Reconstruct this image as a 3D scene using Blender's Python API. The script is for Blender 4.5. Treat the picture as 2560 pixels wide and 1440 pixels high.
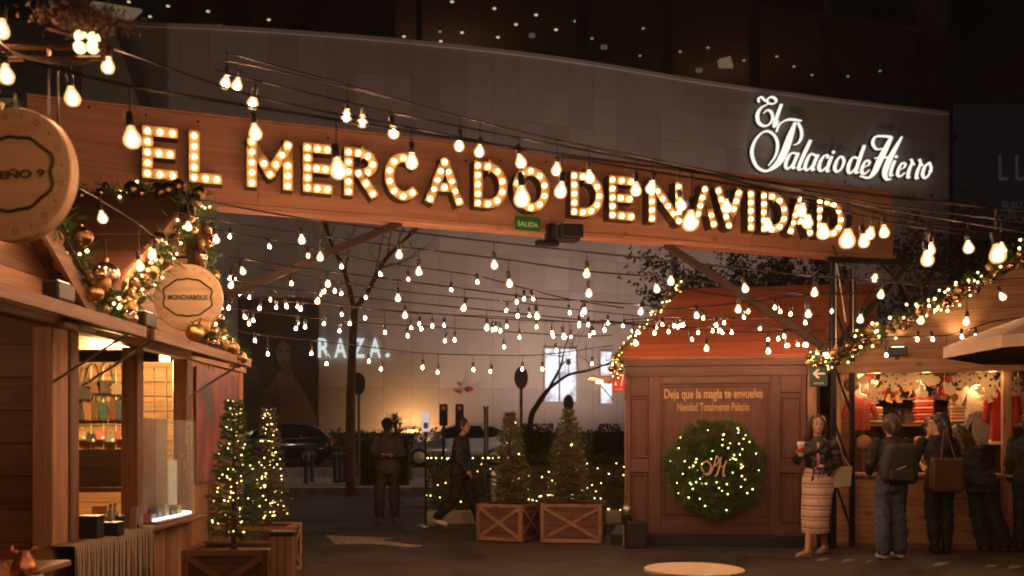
import bpy, bmesh, math, random
from mathutils import Vector, Matrix, noise
random.seed(7)
R = math.radians
sc = bpy.context.scene
for o in list(bpy.data.objects): bpy.data.objects.remove(o)
C = sc.collection
# ------------------------------------------------------------------ camera, world, exposure
F, HY, HC = 2400.0, 1100.0, 1.35          # focal length and horizon row in pixels of the 2560 px frame, eye height in m
cd = bpy.data.cameras.new('camera'); cam = bpy.data.objects.new('camera', cd); C.objects.link(cam)
cam.location = (0, 0, HC); cam.rotation_euler = (R(90), 0, 0)
cd.sensor_width = 36; cd.lens = 36 * F / 2560; cd.shift_y = (HY - 720) / 2560
cd.clip_start = .05; cd.clip_end = 600
cd.dof.use_dof = True; cd.dof.focus_distance = 10.5; cd.dof.aperture_fstop = 2.0
sc.camera = cam
w = bpy.data.worlds.new('World'); sc.world = w; w.use_nodes = True
nt = w.node_tree; bg = nt.nodes['Background']; bg.inputs['Strength'].default_value = 0.0022
sky = nt.nodes.new('ShaderNodeTexSky'); sky.sky_type = 'NISHITA'; sky.sun_disc = False
sky.sun_elevation = R(1); sky.sun_rotation = R(200); nt.links.new(sky.outputs[0], bg.inputs['Color'])
vs = sc.view_settings; vs.view_transform = 'Standard'; vs.look = 'None'; vs.gamma = 1; vs.exposure = 0; vs.use_curve_mapping = False
cy = sc.cycles; cy.use_denoising = True; cy.max_bounces = 5; cy.diffuse_bounces = 3; cy.glossy_bounces = 3
cy.transparent_max_bounces = 8; cy.transmission_bounces = 4; cy.sample_clamp_indirect = 2.5; cy.use_light_tree = True
cy.filter_width = 1.9; cy.caustics_reflective = False; cy.caustics_refractive = False; cy.sample_clamp_direct = 0
WARM = (1, .50, .19)
def at(px, py, Y): return Vector(((px - 1280) / F * Y, Y, HC - (py - HY) / F * Y))
def onz(px, py, z):                       # pixel -> point on the horizontal plane z
    return at(px, py, (HC - z) * F / (py - HY))
class Frame:                              # a vertical surface frame: local x along it, -y out of it, z up
    def __init__(s, ox, oy, deg): s.o = Vector((ox, oy, 0)); s.a = R(deg); s.ex = Vector((math.cos(s.a), math.sin(s.a), 0)); s.ey = Vector((-math.sin(s.a), math.cos(s.a), 0))
    def on(s, px, py, y=0.0):             # pixel -> local (x, z) on the plane local y
        d = Vector(((px - 1280) / F, 1, -(py - HY) / F)); c = Vector((0, 0, HC))
        t = (s.o + s.ey * y - c).dot(s.ey) / d.dot(s.ey); p = c + d * t - s.o
        return p.dot(s.ex), p.z
    def W(s, x, y, z): p = s.o + s.ex * x + s.ey * y; return Vector((p.x, p.y, z))
# ------------------------------------------------------------------ objects
def tag(o, label=None, cat=None, group=None, kind=None):
    if label: o['label'] = label
    if cat: o['category'] = cat
    if group: o['group'] = group
    if kind: o['kind'] = kind
    return o
def thing(name, label, cat, loc=(0, 0, 0), rz=0, group=None):
    o = bpy.data.objects.new(name, None); C.objects.link(o); o.empty_display_size = .1
    o.location = loc; o.rotation_euler = (0, 0, rz); return tag(o, label, cat, group)
def link(name, me, parent=None, loc=None, rot=None, scale=None):
    o = bpy.data.objects.new(name, me); C.objects.link(o); o.parent = parent
    if loc is not None: o.location = loc
    if rot is not None: o.rotation_euler = rot
    if scale is not None: o.scale = scale
    return o
def copy_tree(o, parent=None):
    c = o.copy(); C.objects.link(c); c.parent = parent
    for ch in list(o.children): copy_tree(ch, c)
    return c
class MB:
    def __init__(s): s.v = []; s.f = []
    def add(s, vs, fs):
        b = len(s.v); s.v += [tuple(v) for v in vs]; s.f += [tuple(b + i for i in f) for f in fs]; return s
    def box(s, x0, x1, y0, y1, z0, z1):
        return s.add([(x0,y0,z0),(x1,y0,z0),(x1,y1,z0),(x0,y1,z0),(x0,y0,z1),(x1,y0,z1),(x1,y1,z1),(x0,y1,z1)],
                     [(3,2,1,0),(4,5,6,7),(0,1,5,4),(1,2,6,5),(2,3,7,6),(3,0,4,7)])
    def bar(s, a, b, w, h=None, up=(0, 0, 1)):          # square bar from a to b
        a = Vector(a); b = Vector(b); h = h or w; d = (b - a).normalized(); u = Vector(up)
        if abs(d.dot(u)) > .98: u = Vector((1, 0, 0))
        r = d.cross(u).normalized(); u = r.cross(d)
        vs = [p + r * sx * w / 2 + u * sz * h / 2 for p in (a, b) for sx, sz in ((-1,-1),(1,-1),(1,1),(-1,1))]
        return s.add(vs, [(3,2,1,0),(4,5,6,7),(0,1,5,4),(1,2,6,5),(2,3,7,6),(3,0,4,7)])
    def prism(s, poly, y0, y1):                           # polygon in xz, extruded along y
        n = len(poly); vs = [(x, y0, z) for x, z in poly] + [(x, y1, z) for x, z in poly]
        return s.add(vs, [tuple(range(n)), tuple(range(2*n-1, n-1, -1))] + [(i, n+i, n+(i+1)%n, (i+1)%n) for i in range(n)])
    def tube(s, pts, r, n=8, cap=True):                  # r: number or list; round sweep
        pts = [Vector(p) for p in pts]; m = len(pts); rr = r if isinstance(r, (list, tuple)) else [r] * m
        vs = []; u = None
        for i, p in enumerate(pts):
            d = (pts[min(i+1, m-1)] - pts[max(i-1, 0)])
            d = d.normalized() if d.length > 1e-9 else Vector((0, 0, 1))
            if u is None: u = d.orthogonal().normalized()
            u = (u - d * u.dot(d)); u = u.normalized() if u.length > 1e-6 else d.orthogonal().normalized()
            v = d.cross(u)
            vs += [p + (u * math.cos(2*math.pi*k/n) + v * math.sin(2*math.pi*k/n)) * rr[i] for k in range(n)]
        fs = [(i*n+k, i*n+(k+1)%n, (i+1)*n+(k+1)%n, (i+1)*n+k) for i in range(m-1) for k in range(n)]
        if cap: fs += [tuple(range(n-1, -1, -1)), tuple(range((m-1)*n, m*n))]
        return s.add(vs, fs)
    def lathe(s, prof, n=16, c=(0, 0, 0), sx=1, sy=1):   # prof: (r, z) from bottom to top
        vs = [(c[0] + r*sx*math.cos(2*math.pi*k/n), c[1] + r*sy*math.sin(2*math.pi*k/n), c[2] + z) for r, z in prof for k in range(n)]
        m = len(prof); fs = [(i*n+k, i*n+(k+1)%n, (i+1)*n+(k+1)%n, (i+1)*n+k) for i in range(m-1) for k in range(n)]
        return s.add(vs, fs + [tuple(range(n-1, -1, -1)), tuple(range((m-1)*n, m*n))])
    def ball(s, c, r, n=10, m=6, sc3=(1, 1, 1), rot=None):
        pr = [(math.sin(math.pi*i/m), -math.cos(math.pi*i/m)) for i in range(1, m)]
        c = Vector(c); q = rot or Matrix.Identity(3)
        def T(x, y, z): return c + q @ Vector((x*r*sc3[0], y*r*sc3[1], z*r*sc3[2]))
        vs = [T(0, 0, -1)] + [T(a*math.cos(2*math.pi*k/n), a*math.sin(2*math.pi*k/n), z) for a, z in pr for k in range(n)] + [T(0, 0, 1)]
        L = len(vs) - 1
        fs = [(0, 1+(k+1)%n, 1+k) for k in range(n)] + [(L, L-n+k, L-n+(k+1)%n) for k in range(n)]
        fs += [(1+i*n+k, 1+i*n+(k+1)%n, 1+(i+1)*n+(k+1)%n, 1+(i+1)*n+k) for i in range(m-2) for k in range(n)]
        return s.add(vs, fs)
    def mesh(s, name, mat, smooth=False):
        me = bpy.data.meshes.new(name); me.from_pydata(s.v, [], s.f); me.update()
        if mat: me.materials.append(mat)
        if smooth: me.polygons.foreach_set('use_smooth', [True] * len(me.polygons))
        return me
    def build(s, name, mat, parent=None, smooth=False, bevel=0, world=False):
        if world and parent is not None:
            inv = Matrix.Rotation(-parent.rotation_euler.z, 4, 'Z') @ Matrix.Translation(-Vector(parent.location)); s.v = [tuple(inv @ Vector(v)) for v in s.v]
        o = link(name, s.mesh(name, mat, smooth), parent)
        if bevel:
            m = o.modifiers.new('bevel', 'BEVEL'); m.width = bevel; m.segments = 1; m.limit_method = 'ANGLE'
        return o
def BX(name, mat, parent, x0, x1, y0, y1, z0, z1, bevel=0): return MB().box(x0, x1, y0, y1, z0, z1).build(name, mat, parent, bevel=bevel)
def smoothcurve(pts, n=6):                                # Catmull-Rom
    pts = [Vector(p) for p in pts]; P = [pts[0]*2 - pts[1]] + pts + [pts[-1]*2 - pts[-2]]; out = []
    for i in range(1, len(P) - 2):
        a, b, c, d = P[i-1:i+3]
        for k in range(n):
            t = k / n; out.append(.5*((2*b) + (c-a)*t + (2*a-5*b+4*c-d)*t*t + (3*b-a-3*c+d)*t**3))
    return out + [pts[-1]]
def text(name, body, mat, parent, cx, y, cz, width=None, height=None, depth=.004, rot=(R(90), 0, 0), bold=0.0, shear=0):
    cu = bpy.data.curves.new('t', 'FONT'); cu.body = body; cu.size = 1; cu.align_x = 'CENTER'; cu.resolution_u = 4; cu.offset = bold; cu.extrude = .02; cu.shear = shear
    t = bpy.data.objects.new('t', cu); C.objects.link(t); bpy.context.view_layer.update()
    me = bpy.data.meshes.new_from_object(t); bpy.data.objects.remove(t); bpy.data.curves.remove(cu)
    xs = [v.co.x for v in me.vertices]; ys = [v.co.y for v in me.vertices]
    sx = (width or 1) / (max(xs) - min(xs)); sy = (height / (max(ys) - min(ys))) if height else sx
    if not width: sx = sy
    mx = (max(xs) + min(xs)) / 2; my = (max(ys) + min(ys)) / 2
    for v in me.vertices: v.co = ((v.co.x - mx) * sx, (v.co.y - my) * sy, v.co.z * depth / .02)
    me.materials.append(mat); me.name = name
    return link(name, me, parent, (cx, y, cz), rot)
# ------------------------------------------------------------------ materials
M = {}
def mat(name, col, rough=.6, metal=0, emit=None, strength=0, spec=.5, bump=0, bscale=60, var=0, vscale=4, alpha=1, trans=0, coat=0):
    m = bpy.data.materials.new(name); m.use_nodes = True; nt = m.node_tree; b = nt.nodes['Principled BSDF']; M[name] = m
    b.inputs['Base Color'].default_value = (*col, 1); b.inputs['Roughness'].default_value = rough; b.inputs['Metallic'].default_value = metal
    b.inputs['Specular IOR Level'].default_value = spec; b.inputs['Alpha'].default_value = alpha; b.inputs['Transmission Weight'].default_value = trans
    b.inputs['Coat Weight'].default_value = coat
    if emit: b.inputs['Emission Color'].default_value = (*emit, 1); b.inputs['Emission Strength'].default_value = strength
    if var or bump:
        tc = nt.nodes.new('ShaderNodeTexCoord'); n = nt.nodes.new('ShaderNodeTexNoise'); n.inputs['Scale'].default_value = vscale; n.inputs['Detail'].default_value = 6
        nt.links.new(tc.outputs['Object'], n.inputs['Vector'])
        if var:
            mx = nt.nodes.new('ShaderNodeMix'); mx.data_type = 'RGBA'; mx.inputs[6].default_value = (*[c*(1-var) for c in col], 1); mx.inputs[7].default_value = (*[min(1, c*(1+var)) for c in col], 1)
            cr = nt.nodes.new('ShaderNodeMapRange'); cr.inputs[1].default_value = .3; cr.inputs[2].default_value = .7
            nt.links.new(n.outputs['Fac'], cr.inputs[0]); nt.links.new(cr.outputs[0], mx.inputs[0]); nt.links.new(mx.outputs[2], b.inputs['Base Color'])
        if bump:
            n2 = nt.nodes.new('ShaderNodeTexNoise'); n2.inputs['Scale'].default_value = bscale; n2.inputs['Detail'].default_value = 5; nt.links.new(tc.outputs['Object'], n2.inputs['Vector'])
            bp = nt.nodes.new('ShaderNodeBump'); bp.inputs['Strength'].default_value = bump; bp.inputs['Distance'].default_value = .01
            nt.links.new(n2.outputs['Fac'], bp.inputs['Height']); nt.links.new(bp.outputs[0], b.inputs['Normal'])
    return m
def wood(name, dark, light, axis='x', rough=.55, scale=1.0, tint=.25, knots=True, bump=.25):
    m = bpy.data.materials.new(name); m.use_nodes = True; nt = m.node_tree; b = nt.nodes['Principled BSDF']; M[name] = m; N = nt.nodes.new; L = nt.links.new
    tc = N('ShaderNodeTexCoord'); oi = N('ShaderNodeObjectInfo'); mp = N('ShaderNodeMapping')
    s = {'x': (.9, 14, 14), 'y': (14, .9, 14), 'z': (14, 14, .9)}[axis]; mp.inputs['Scale'].default_value = [k*scale for k in s]
    cm = N('ShaderNodeCombineXYZ'); ml = N('ShaderNodeMath'); ml.operation = 'MULTIPLY'; ml.inputs[1].default_value = 37
    L(oi.outputs['Random'], ml.inputs[0]); [L(ml.outputs[0], cm.inputs[i]) for i in range(3)]
    L(tc.outputs['Object'], mp.inputs['Vector']); L(cm.outputs[0], mp.inputs['Location'])
    n = N('ShaderNodeTexNoise'); n.inputs['Scale'].default_value = 1.6; n.inputs['Detail'].default_value = 7; n.inputs['Distortion'].default_value = .8; L(mp.outputs[0], n.inputs['Vector'])
    cr = N('ShaderNodeValToRGB'); e = cr.color_ramp.elements; e[0].position = .3; e[0].color = (*dark, 1); e[1].position = .68; e[1].color = (*light, 1)
    L(n.outputs['Fac'], cr.inputs[0]); src = cr.outputs[0]
    if knots:
        mk = N('ShaderNodeMapping'); mk.inputs['Scale'].default_value = {'x': (2.2, 5, 5), 'y': (5, 2.2, 5), 'z': (5, 5, 2.2)}[axis]; L(tc.outputs['Object'], mk.inputs['Vector']); L(cm.outputs[0], mk.inputs['Location'])
        vo = N('ShaderNodeTexVoronoi'); vo.inputs['Scale'].default_value = 1; L(mk.outputs[0], vo.inputs['Vector'])
        rr = N('ShaderNodeMapRange'); rr.inputs[1].default_value = .05; rr.inputs[2].default_value = .16; rr.inputs[3].default_value = .45; rr.inputs[4].default_value = 1; L(vo.outputs['Distance'], rr.inputs[0])
        mm = N('ShaderNodeMix'); mm.data_type = 'RGBA'; mm.blend_type = 'MULTIPLY'; mm.inputs[0].default_value = 1; L(src, mm.inputs[6]); L(rr.outputs[0], mm.inputs[7]); src = mm.outputs[2]
    hv = N('ShaderNodeHueSaturation'); mr = N('ShaderNodeMapRange'); mr.inputs[3].default_value = 1 - tint; mr.inputs[4].default_value = 1 + tint
    L(oi.outputs['Random'], mr.inputs[0]); L(mr.outputs[0], hv.inputs['Value']); L(src, hv.inputs['Color']); L(hv.outputs[0], b.inputs['Base Color'])
    b.inputs['Roughness'].default_value = rough
    bp = N('ShaderNodeBump'); bp.inputs['Strength'].default_value = bump; bp.inputs['Distance'].default_value = .006; L(n.outputs['Fac'], bp.inputs['Height']); L(bp.outputs[0], b.inputs['Normal'])
    return m
for ax in 'xyz':
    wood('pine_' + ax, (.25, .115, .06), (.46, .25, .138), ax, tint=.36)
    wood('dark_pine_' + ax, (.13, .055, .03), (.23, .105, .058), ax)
    wood('walnut_' + ax, (.088, .036, .027), (.155, .068, .052), ax, tint=.1, knots=False)
    wood('crate_' + ax, (.19, .095, .055), (.32, .175, .105), ax)
wood('plywood', (.40, .18, .105), (.58, .29, .18), 'x', tint=.09, scale=.6, bump=.15)
wood('roof_wood', (.27, .075, .037), (.43, .125, .062), 'x', tint=.15, scale=.7)
wood('sign_wood', (.66, .45, .27), (.80, .58, .37), 'x', tint=.05, knots=False, bump=.05)
mat('black', (.012, .012, .013), .45); mat('black_metal', (.02, .02, .022), .4, .6); mat('cable', (.012, .010, .010), .6); mat('socket', (.015, .012, .012), .5)
mat('steel', (.45, .44, .43), .32, 1); mat('alu', (.55, .54, .52), .35, 1, bump=.05, bscale=20)
mat('gold', (.75, .46, .20), .28, 1); mat('champagne', (.66, .45, .34), .25, 1); mat('bronze', (.30, .17, .10), .3, 1); mat('matte_gold', (.62, .40, .17), .55, .7)
mat('copper', (.72, .30, .16), .25, 1)
mat('letter_face', (.58, .37, .15), .4, .3); mat('letter_side', (.05, .028, .018), .5)
mat('needle', (.07, .15, .035), .6, var=.5, vscale=9); mat('needle_dry', (.13, .125, .055), .6, var=.4, vscale=9); mat('leaf', (.03, .062, .018), .55, var=.5, vscale=6); mat('dry_leaf', (.11, .06, .03), .7, var=.4)
mat('bark', (.10, .065, .045), .85, bump=.5, bscale=40, var=.3); mat('pale_bark', (.19, .125, .09), .85, bump=.4, var=.3)
def emis(name, col, s):
    m = bpy.data.materials.new(name); m.use_nodes = True; nt = m.node_tree; nt.nodes.clear(); o = nt.nodes.new('ShaderNodeOutputMaterial'); e = nt.nodes.new('ShaderNodeEmission')
    e.inputs[0].default_value = (*col, 1); e.inputs[1].default_value = s; nt.links.new(e.outputs[0], o.inputs[0]); M[name] = m; return m
emis('bulb', (1, .50, .25), 700); emis('bulb_dim', (1, .47, .22), 420); emis('bulb_hot', (1, .54, .30), 980); emis('marquee_bulb', (1, .58, .28), 25); emis('fairy', (1, .70, .24), 9); emis('fairy_soft', (1, .66, .2), 6)
emis('lit_white', (1, .93, .82), 1.15); emis('raza', (.9, 1, .97), .75); emis('window_white', (.95, .95, 1), 1.5); emis('downlight', (1, .78, .46), .75); emis('downlight_dim', (1, .75, .45), .28); emis('cluster', (1, .66, .30), 3.2)
emis('cove', (1, .72, .42), .13); emis('led', (.8, 1, .92), 4); emis('led_warm', (1, .62, .27), 9); emis('lamp_orange', (1, .55, .16), 7); emis('red_light', (1, .12, .09), .2); emis('flood', (1, .72, .40), 12)
def lamp(name, kind, loc, energy, col=WARM, parent=None, target=None, size=.1, spot=90, blend=.6):
    d = bpy.data.lights.new(name, kind); d.energy = energy; d.color = col
    if kind == 'AREA': d.size = size
    else: d.shadow_soft_size = size
    if kind == 'SPOT': d.spot_size = R(spot); d.spot_blend = blend
    o = bpy.data.objects.new(name, d); C.objects.link(o); o.location = loc; o.parent = parent
    if target is not None: o.rotation_euler = (Vector(target) - Vector(loc)).to_track_quat('-Z', 'Y').to_euler()
    return o

def shell(name, col, s, tr):                       # thin glowing glass: part clear, part lit
    m = bpy.data.materials.new(name); m.use_nodes = True; nt = m.node_tree; nt.nodes.clear(); N = nt.nodes.new; o = N('ShaderNodeOutputMaterial'); e = N('ShaderNodeEmission'); t = N('ShaderNodeBsdfTransparent'); x = N('ShaderNodeMixShader')
    e.inputs[0].default_value = (*col, 1); e.inputs[1].default_value = s; x.inputs[0].default_value = 1 - tr; nt.links.new(t.outputs[0], x.inputs[1]); nt.links.new(e.outputs[0], x.inputs[2]); nt.links.new(x.outputs[0], o.inputs[0]); M[name] = m; return m
shell('bulb_glass', (1, .56, .21), 1.9, .48)
# ------------------------------------------------------------------ ground
m = mat('asphalt', (.050, .040, .035), .7, bump=.6, bscale=160, var=.45, vscale=.9, spec=.45)
nt = m.node_tree; tc = nt.nodes.new('ShaderNodeTexCoord'); n1 = nt.nodes.new('ShaderNodeTexNoise'); n1.inputs['Scale'].default_value = .7; n1.inputs['Detail'].default_value = 8; mr = nt.nodes.new('ShaderNodeMapRange'); mr.inputs[1].default_value = .35; mr.inputs[2].default_value = .65; mr.inputs[3].default_value = .36; mr.inputs[4].default_value = .8
nt.links.new(tc.outputs['Object'], n1.inputs['Vector']); nt.links.new(n1.outputs['Fac'], mr.inputs[0]); nt.links.new(mr.outputs[0], nt.nodes['Principled BSDF'].inputs['Roughness'])
n2 = nt.nodes.new('ShaderNodeTexVoronoi'); n2.feature = 'DISTANCE_TO_EDGE'; n2.inputs['Scale'].default_value = .55; nw = nt.nodes.new('ShaderNodeTexNoise'); nw.inputs['Scale'].default_value = 1.7; nw.inputs['Detail'].default_value = 6; va = nt.nodes.new('ShaderNodeVectorMath'); va.operation = 'ADD'; nt.links.new(tc.outputs['Object'], nw.inputs['Vector']); nt.links.new(tc.outputs['Object'], va.inputs[0]); nt.links.new(nw.outputs['Color'], va.inputs[1]); nt.links.new(va.outputs[0], n2.inputs['Vector'])
m2 = nt.nodes.new('ShaderNodeMapRange'); m2.inputs[1].default_value = .004; m2.inputs[2].default_value = .02; m2.inputs[3].default_value = .35; m2.inputs[4].default_value = 1; nt.links.new(n2.outputs['Distance'], m2.inputs[0]); bb_ = nt.nodes['Principled BSDF']; src = bb_.inputs['Base Color'].links[0].from_socket; mx = nt.nodes.new('ShaderNodeMix'); mx.data_type = 'RGBA'; mx.blend_type = 'MULTIPLY'; mx.inputs[0].default_value = 1; nt.links.new(src, mx.inputs[6]); nt.links.new(m2.outputs[0], mx.inputs[7]); nt.links.new(mx.outputs[2], bb_.inputs['Base Color'])
mat('paving', (.20, .17, .15), .8, var=.25, vscale=1.5, bump=.2); mat('kerb', (.34, .29, .25), .8, var=.3, vscale=3, bump=.2); mat('paint', (.27, .23, .185), .75, var=.95, vscale=16); mat('mud', (.05, .025, .015), .9)
tag(BX('ground', M['asphalt'], None, -200, 200, -30, 23.6, -.3, 0), kind='structure')
tag(BX('pavement', M['paving'], None, -200, 200, 23.9, 30.5, -.3, .17), kind='structure')
tag(BX('road', M['asphalt'], None, -200, 200, 30.8, 38, -.3, .42), kind='structure')
tag(BX('forecourt', M['paving'], None, -200, 200, 38.2, 140, -.3, .55), kind='structure')
ke = tag(bpy.data.objects.new('kerb', None), kind='structure'); C.objects.link(ke)
for i in range(30): BX('kerb_stone', M['kerb'], ke, -22 + i*1.5, -22 + i*1.5 + 1.49, 23.6, 23.9, -.2, .19 + random.uniform(-.006, .006), .012)
ke2 = tag(bpy.data.objects.new('road_kerb', None), kind='structure'); C.objects.link(ke2)
for i in range(28): BX('kerb_stone', M['kerb'], ke2, -24 + i*1.8, -24 + i*1.8 + 1.79, 30.5, 30.8, -.2, .45 + random.uniform(-.006, .006), .012)
def mark(name, px, label, cat):
    vs = [onz(x, y, .004) for x, y in px]; m = MB(); n = len(vs); m.add(vs, [tuple(range(n))]); o = m.build(name, M['paint'])
    return tag(o, label, cat)
mark('painted_arrow', [(814, 1338), (892, 1342), (986, 1345), (949, 1351), (1061, 1364), (1035, 1369), (922, 1359), (840, 1361)][::-1], 'white turn arrow painted on the dark asphalt', 'road marking')
for i, (a, b) in enumerate(((2038, 2075), (2100, 2140), (2160, 2185), (2330, 2375), (2455, 2500), (2515, 2560))):
    y = 1395 + (a - 2038) * .038
    mark('painted_dash', [(a, y + 8), (b - 14, y + 7), (b, y), (a + 14, y)], 'short pale line painted on the asphalt before the clothes stall', 'road marking')['group'] = 'dashes on the asphalt before the stall'
m = MB(); m.add([onz(x, y, .003) for x, y in ((700, 1410), (1090, 1402), (1160, 1470), (640, 1470))][::-1], [(0, 1, 2, 3)]); tag(m.build('tar_patch', mat('tar', (.05, .024, .014), .6, var=.3, vscale=3, bump=.4, bscale=120)), 'dark reddish repair patch in the asphalt before the lit trees', 'asphalt patch')
cv = MB(); cv.add([(p.x, p.y, .003) for p in (onz(1190 + 26*math.cos(a), 1392 + 6*math.sin(a), .003) for a in [-6.283*k/20 for k in range(20)])], [tuple(range(20))]); tag(cv.build('drain_cover', mat('iron', (.06, .05, .045), .45, .7, bump=.6, bscale=30)), 'small round iron drain cover in the asphalt', 'drain cover')
# ------------------------------------------------------------------ stone department store
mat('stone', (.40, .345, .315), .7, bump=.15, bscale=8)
nt = M['stone'].node_tree; b = nt.nodes['Principled BSDF']; oi = nt.nodes.new('ShaderNodeObjectInfo'); tc = nt.nodes.new('ShaderNodeTexCoord'); nn = nt.nodes.new('ShaderNodeTexNoise'); nn.inputs['Scale'].default_value = 1.3; nn.inputs['Detail'].default_value = 6
ad = nt.nodes.new('ShaderNodeMath'); ad.operation = 'ADD'; mr = nt.nodes.new('ShaderNodeMapRange'); mr.inputs[1].default_value = .25; mr.inputs[2].default_value = 1.65; mr.inputs[3].default_value = .80; mr.inputs[4].default_value = 1.13
hv = nt.nodes.new('ShaderNodeHueSaturation'); hv.inputs['Color'].default_value = (.40, .345, .315, 1)
nt.links.new(tc.outputs['Object'], nn.inputs['Vector']); nt.links.new(nn.outputs['Fac'], ad.inputs[0]); nt.links.new(oi.outputs['Random'], ad.inputs[1]); nt.links.new(ad.outputs[0], mr.inputs[0]); nt.links.new(mr.outputs[0], hv.inputs['Value']); nt.links.new(hv.outputs[0], b.inputs['Base Color'])
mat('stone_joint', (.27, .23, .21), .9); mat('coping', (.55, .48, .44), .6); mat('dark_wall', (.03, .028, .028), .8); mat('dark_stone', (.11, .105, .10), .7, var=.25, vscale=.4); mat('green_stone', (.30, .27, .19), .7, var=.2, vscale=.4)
mat('glass_dark', (.012, .011, .011), .08, spec=.6); mat('ceiling', (.22, .16, .12), .9); mat('poster_dark', (.05, .034, .03), .4)
HT = 19.0
top = [(300, 62), (600, 75), (1000, 105), (1400, 150), (1800, 214), (2100, 254), (2372, 285)]
arc = smoothcurve([((px - 1280)/F * (HT*F/(HY - y)), HT*F/(HY - y), 0) for px, y in top], 12)
store = thing('department_store', 'tall curved store building of pale stone panels with a dark glazed top floor', 'building', (0, 48, .55))
SL = Vector(store.location)
cum = [0]
for a, b2 in zip(arc, arc[1:]): cum.append(cum[-1] + (b2 - a).length)
def arcp(s):
    s = max(0, min(cum[-1] - 1e-4, s)); i = max(k for k in range(len(cum) - 1) if cum[k] <= s)
    t = (s - cum[i]) / (cum[i+1] - cum[i]); p = arc[i].lerp(arc[i+1], t); d = (arc[i+1] - arc[i]).normalized(); return p, d
def wall_at(px):                                      # arc length where the column of pixels px meets the wall
    best = min(range(len(arc)), key=lambda i: abs(arc[i].x - (px - 1280)/F*arc[i].y)); lo, hi = cum[max(0, best-1)], cum[min(len(cum)-1, best+1)]
    for _ in range(40):
        mid = (lo + hi)/2; p, _d = arcp(mid)
        if p.x < (px - 1280)/F*p.y: lo = mid
        else: hi = mid
    return lo
m = MB(); n = len(arc); back = [p + Vector((0, 1.5, 0)) for p in arc]
vs = [(p.x, p.y + .05, .55) for p in arc] + [(p.x, p.y + .05, HT + HC - .05) for p in arc] + [(p.x, p.y + 1.5, .55) for p in arc] + [(p.x, p.y + 1.5, HT + HC - .05) for p in arc]
fs = [(i, i+1, n+i+1, n+i) for i in range(n-1)] + [(2*n+i+1, 2*n+i, 3*n+i, 3*n+i+1) for i in range(n-1)] + [(n+i, n+i+1, 3*n+i+1, 3*n+i) for i in range(n-1)] + [(0, n, 3*n, 2*n), (n-1, 3*n-1, 4*n-1, 2*n-1)]
m.add(vs, fs).build('wall_core', M['stone_joint'], store, world=True)
NC, NR = 34, 12; cwid = cum[-1] / NC; rh = (HT + HC - .55) / NR
pm = MB().box(-cwid/2 + .005, cwid/2 - .005, -.02, .03, -rh/2 + .005, rh/2 - .005).mesh('stone_panel', M['stone'])
rest = MB(); cnt = 0
for r in range(NR):
    for c in range(NC):
        p, d = arcp((c + .5) * cwid); a = math.atan2(d.y, d.x); z = .55 + (r + .5) * rh; jut = random.uniform(-.006, .012)
        px = 1280 + p.x/p.y*F; py = HY - (z - HC)/p.y*F
        hid = (py > 1010) or (px > 1560 and 720 < py) or (px < 560 and py > 560) or (px < 470 and py > 330)
        if not hid and cnt < 298:
            cnt += 1; link('stone_panel', pm, store, Vector((p.x, p.y - jut, z)) - SL, (0, 0, a))
        else:
            q = Matrix.Translation((p.x, p.y, z)) @ Matrix.Rotation(a, 4, 'Z'); k = MB().box(-cwid/2 + .005, cwid/2 - .005, -.02, .03, -rh/2 + .005, rh/2 - .005)
            rest.add([q @ Vector(v) for v in k.v], k.f)
rest.build('stone_panels', M['stone'], store, world=True)['kind'] = 'stuff'
m = MB(); zt = HT + HC
vs = [(p.x, p.y - .12, zt - .06) for p in arc] + [(p.x, p.y - .12, zt + .12) for p in arc] + [(p.x, p.y + 1.6, zt + .12) for p in arc] + [(p.x, p.y + 1.6, zt - .06) for p in arc]
m.add(vs, [(i, i+1, n+i+1, n+i) for i in range(n-1)] + [(n+i, n+i+1, 2*n+i+1, 2*n+i) for i in range(n-1)] + [(i+1, i, 3*n+i, 3*n+i+1) for i in range(n-1)] + [(0, n, 2*n, 3*n), (n-1, 4*n-1, 3*n-1, 2*n-1)]).build('coping', M['coping'], store, world=True)
# set-back glazed storey: floor, ceiling with downlights, columns, back wall
CZ = 26.0
cp = [(p.x, p.y + 2.5) for p in arc[::4]] + [(27, 75), (-24, 75)]; nc = len(cp); MB().add([(x, y, CZ) for x, y in cp] + [(x, y, CZ + .4) for x, y in cp], [tuple(range(nc - 1, -1, -1)), tuple(range(nc, 2*nc))] + [(i, (i+1) % nc, nc + (i+1) % nc, nc + i) for i in range(nc)]).build('ceiling', M['ceiling'], store, world=True)
MB().box(-24, 27, 75, 75.4, 15, 40).build('rear_wall', M['dark_wall'], store, world=True)
MB().box(-24, 27, 58, 76, 19.6, 19.9).build('terrace', M['dark_wall'], store, world=True)
for x0, x1 in ((440, 480), (556, 628), (690, 985), (1040, 1052), (1440, 1475), (1660, 1680), (1880, 1900), (2060, 2075), (2290, 2372)):
    y = arcp(wall_at((x0 + x1)/2))[0].y + 2.6; a = at(x0, 0, y); b2 = at(x1, 0, y)
    MB().box(a.x, b2.x, y, y + .7, 18, 30).build('column', M['dark_wall'], store, world=True)
dl = MB().lathe([(.10, 0), (.10, .05)], 8).mesh('downlight', M['downlight'])
dl2 = MB().lathe([(.09, 0), (.09, .05)], 8).mesh('downlight', M['downlight_dim'])
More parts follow.
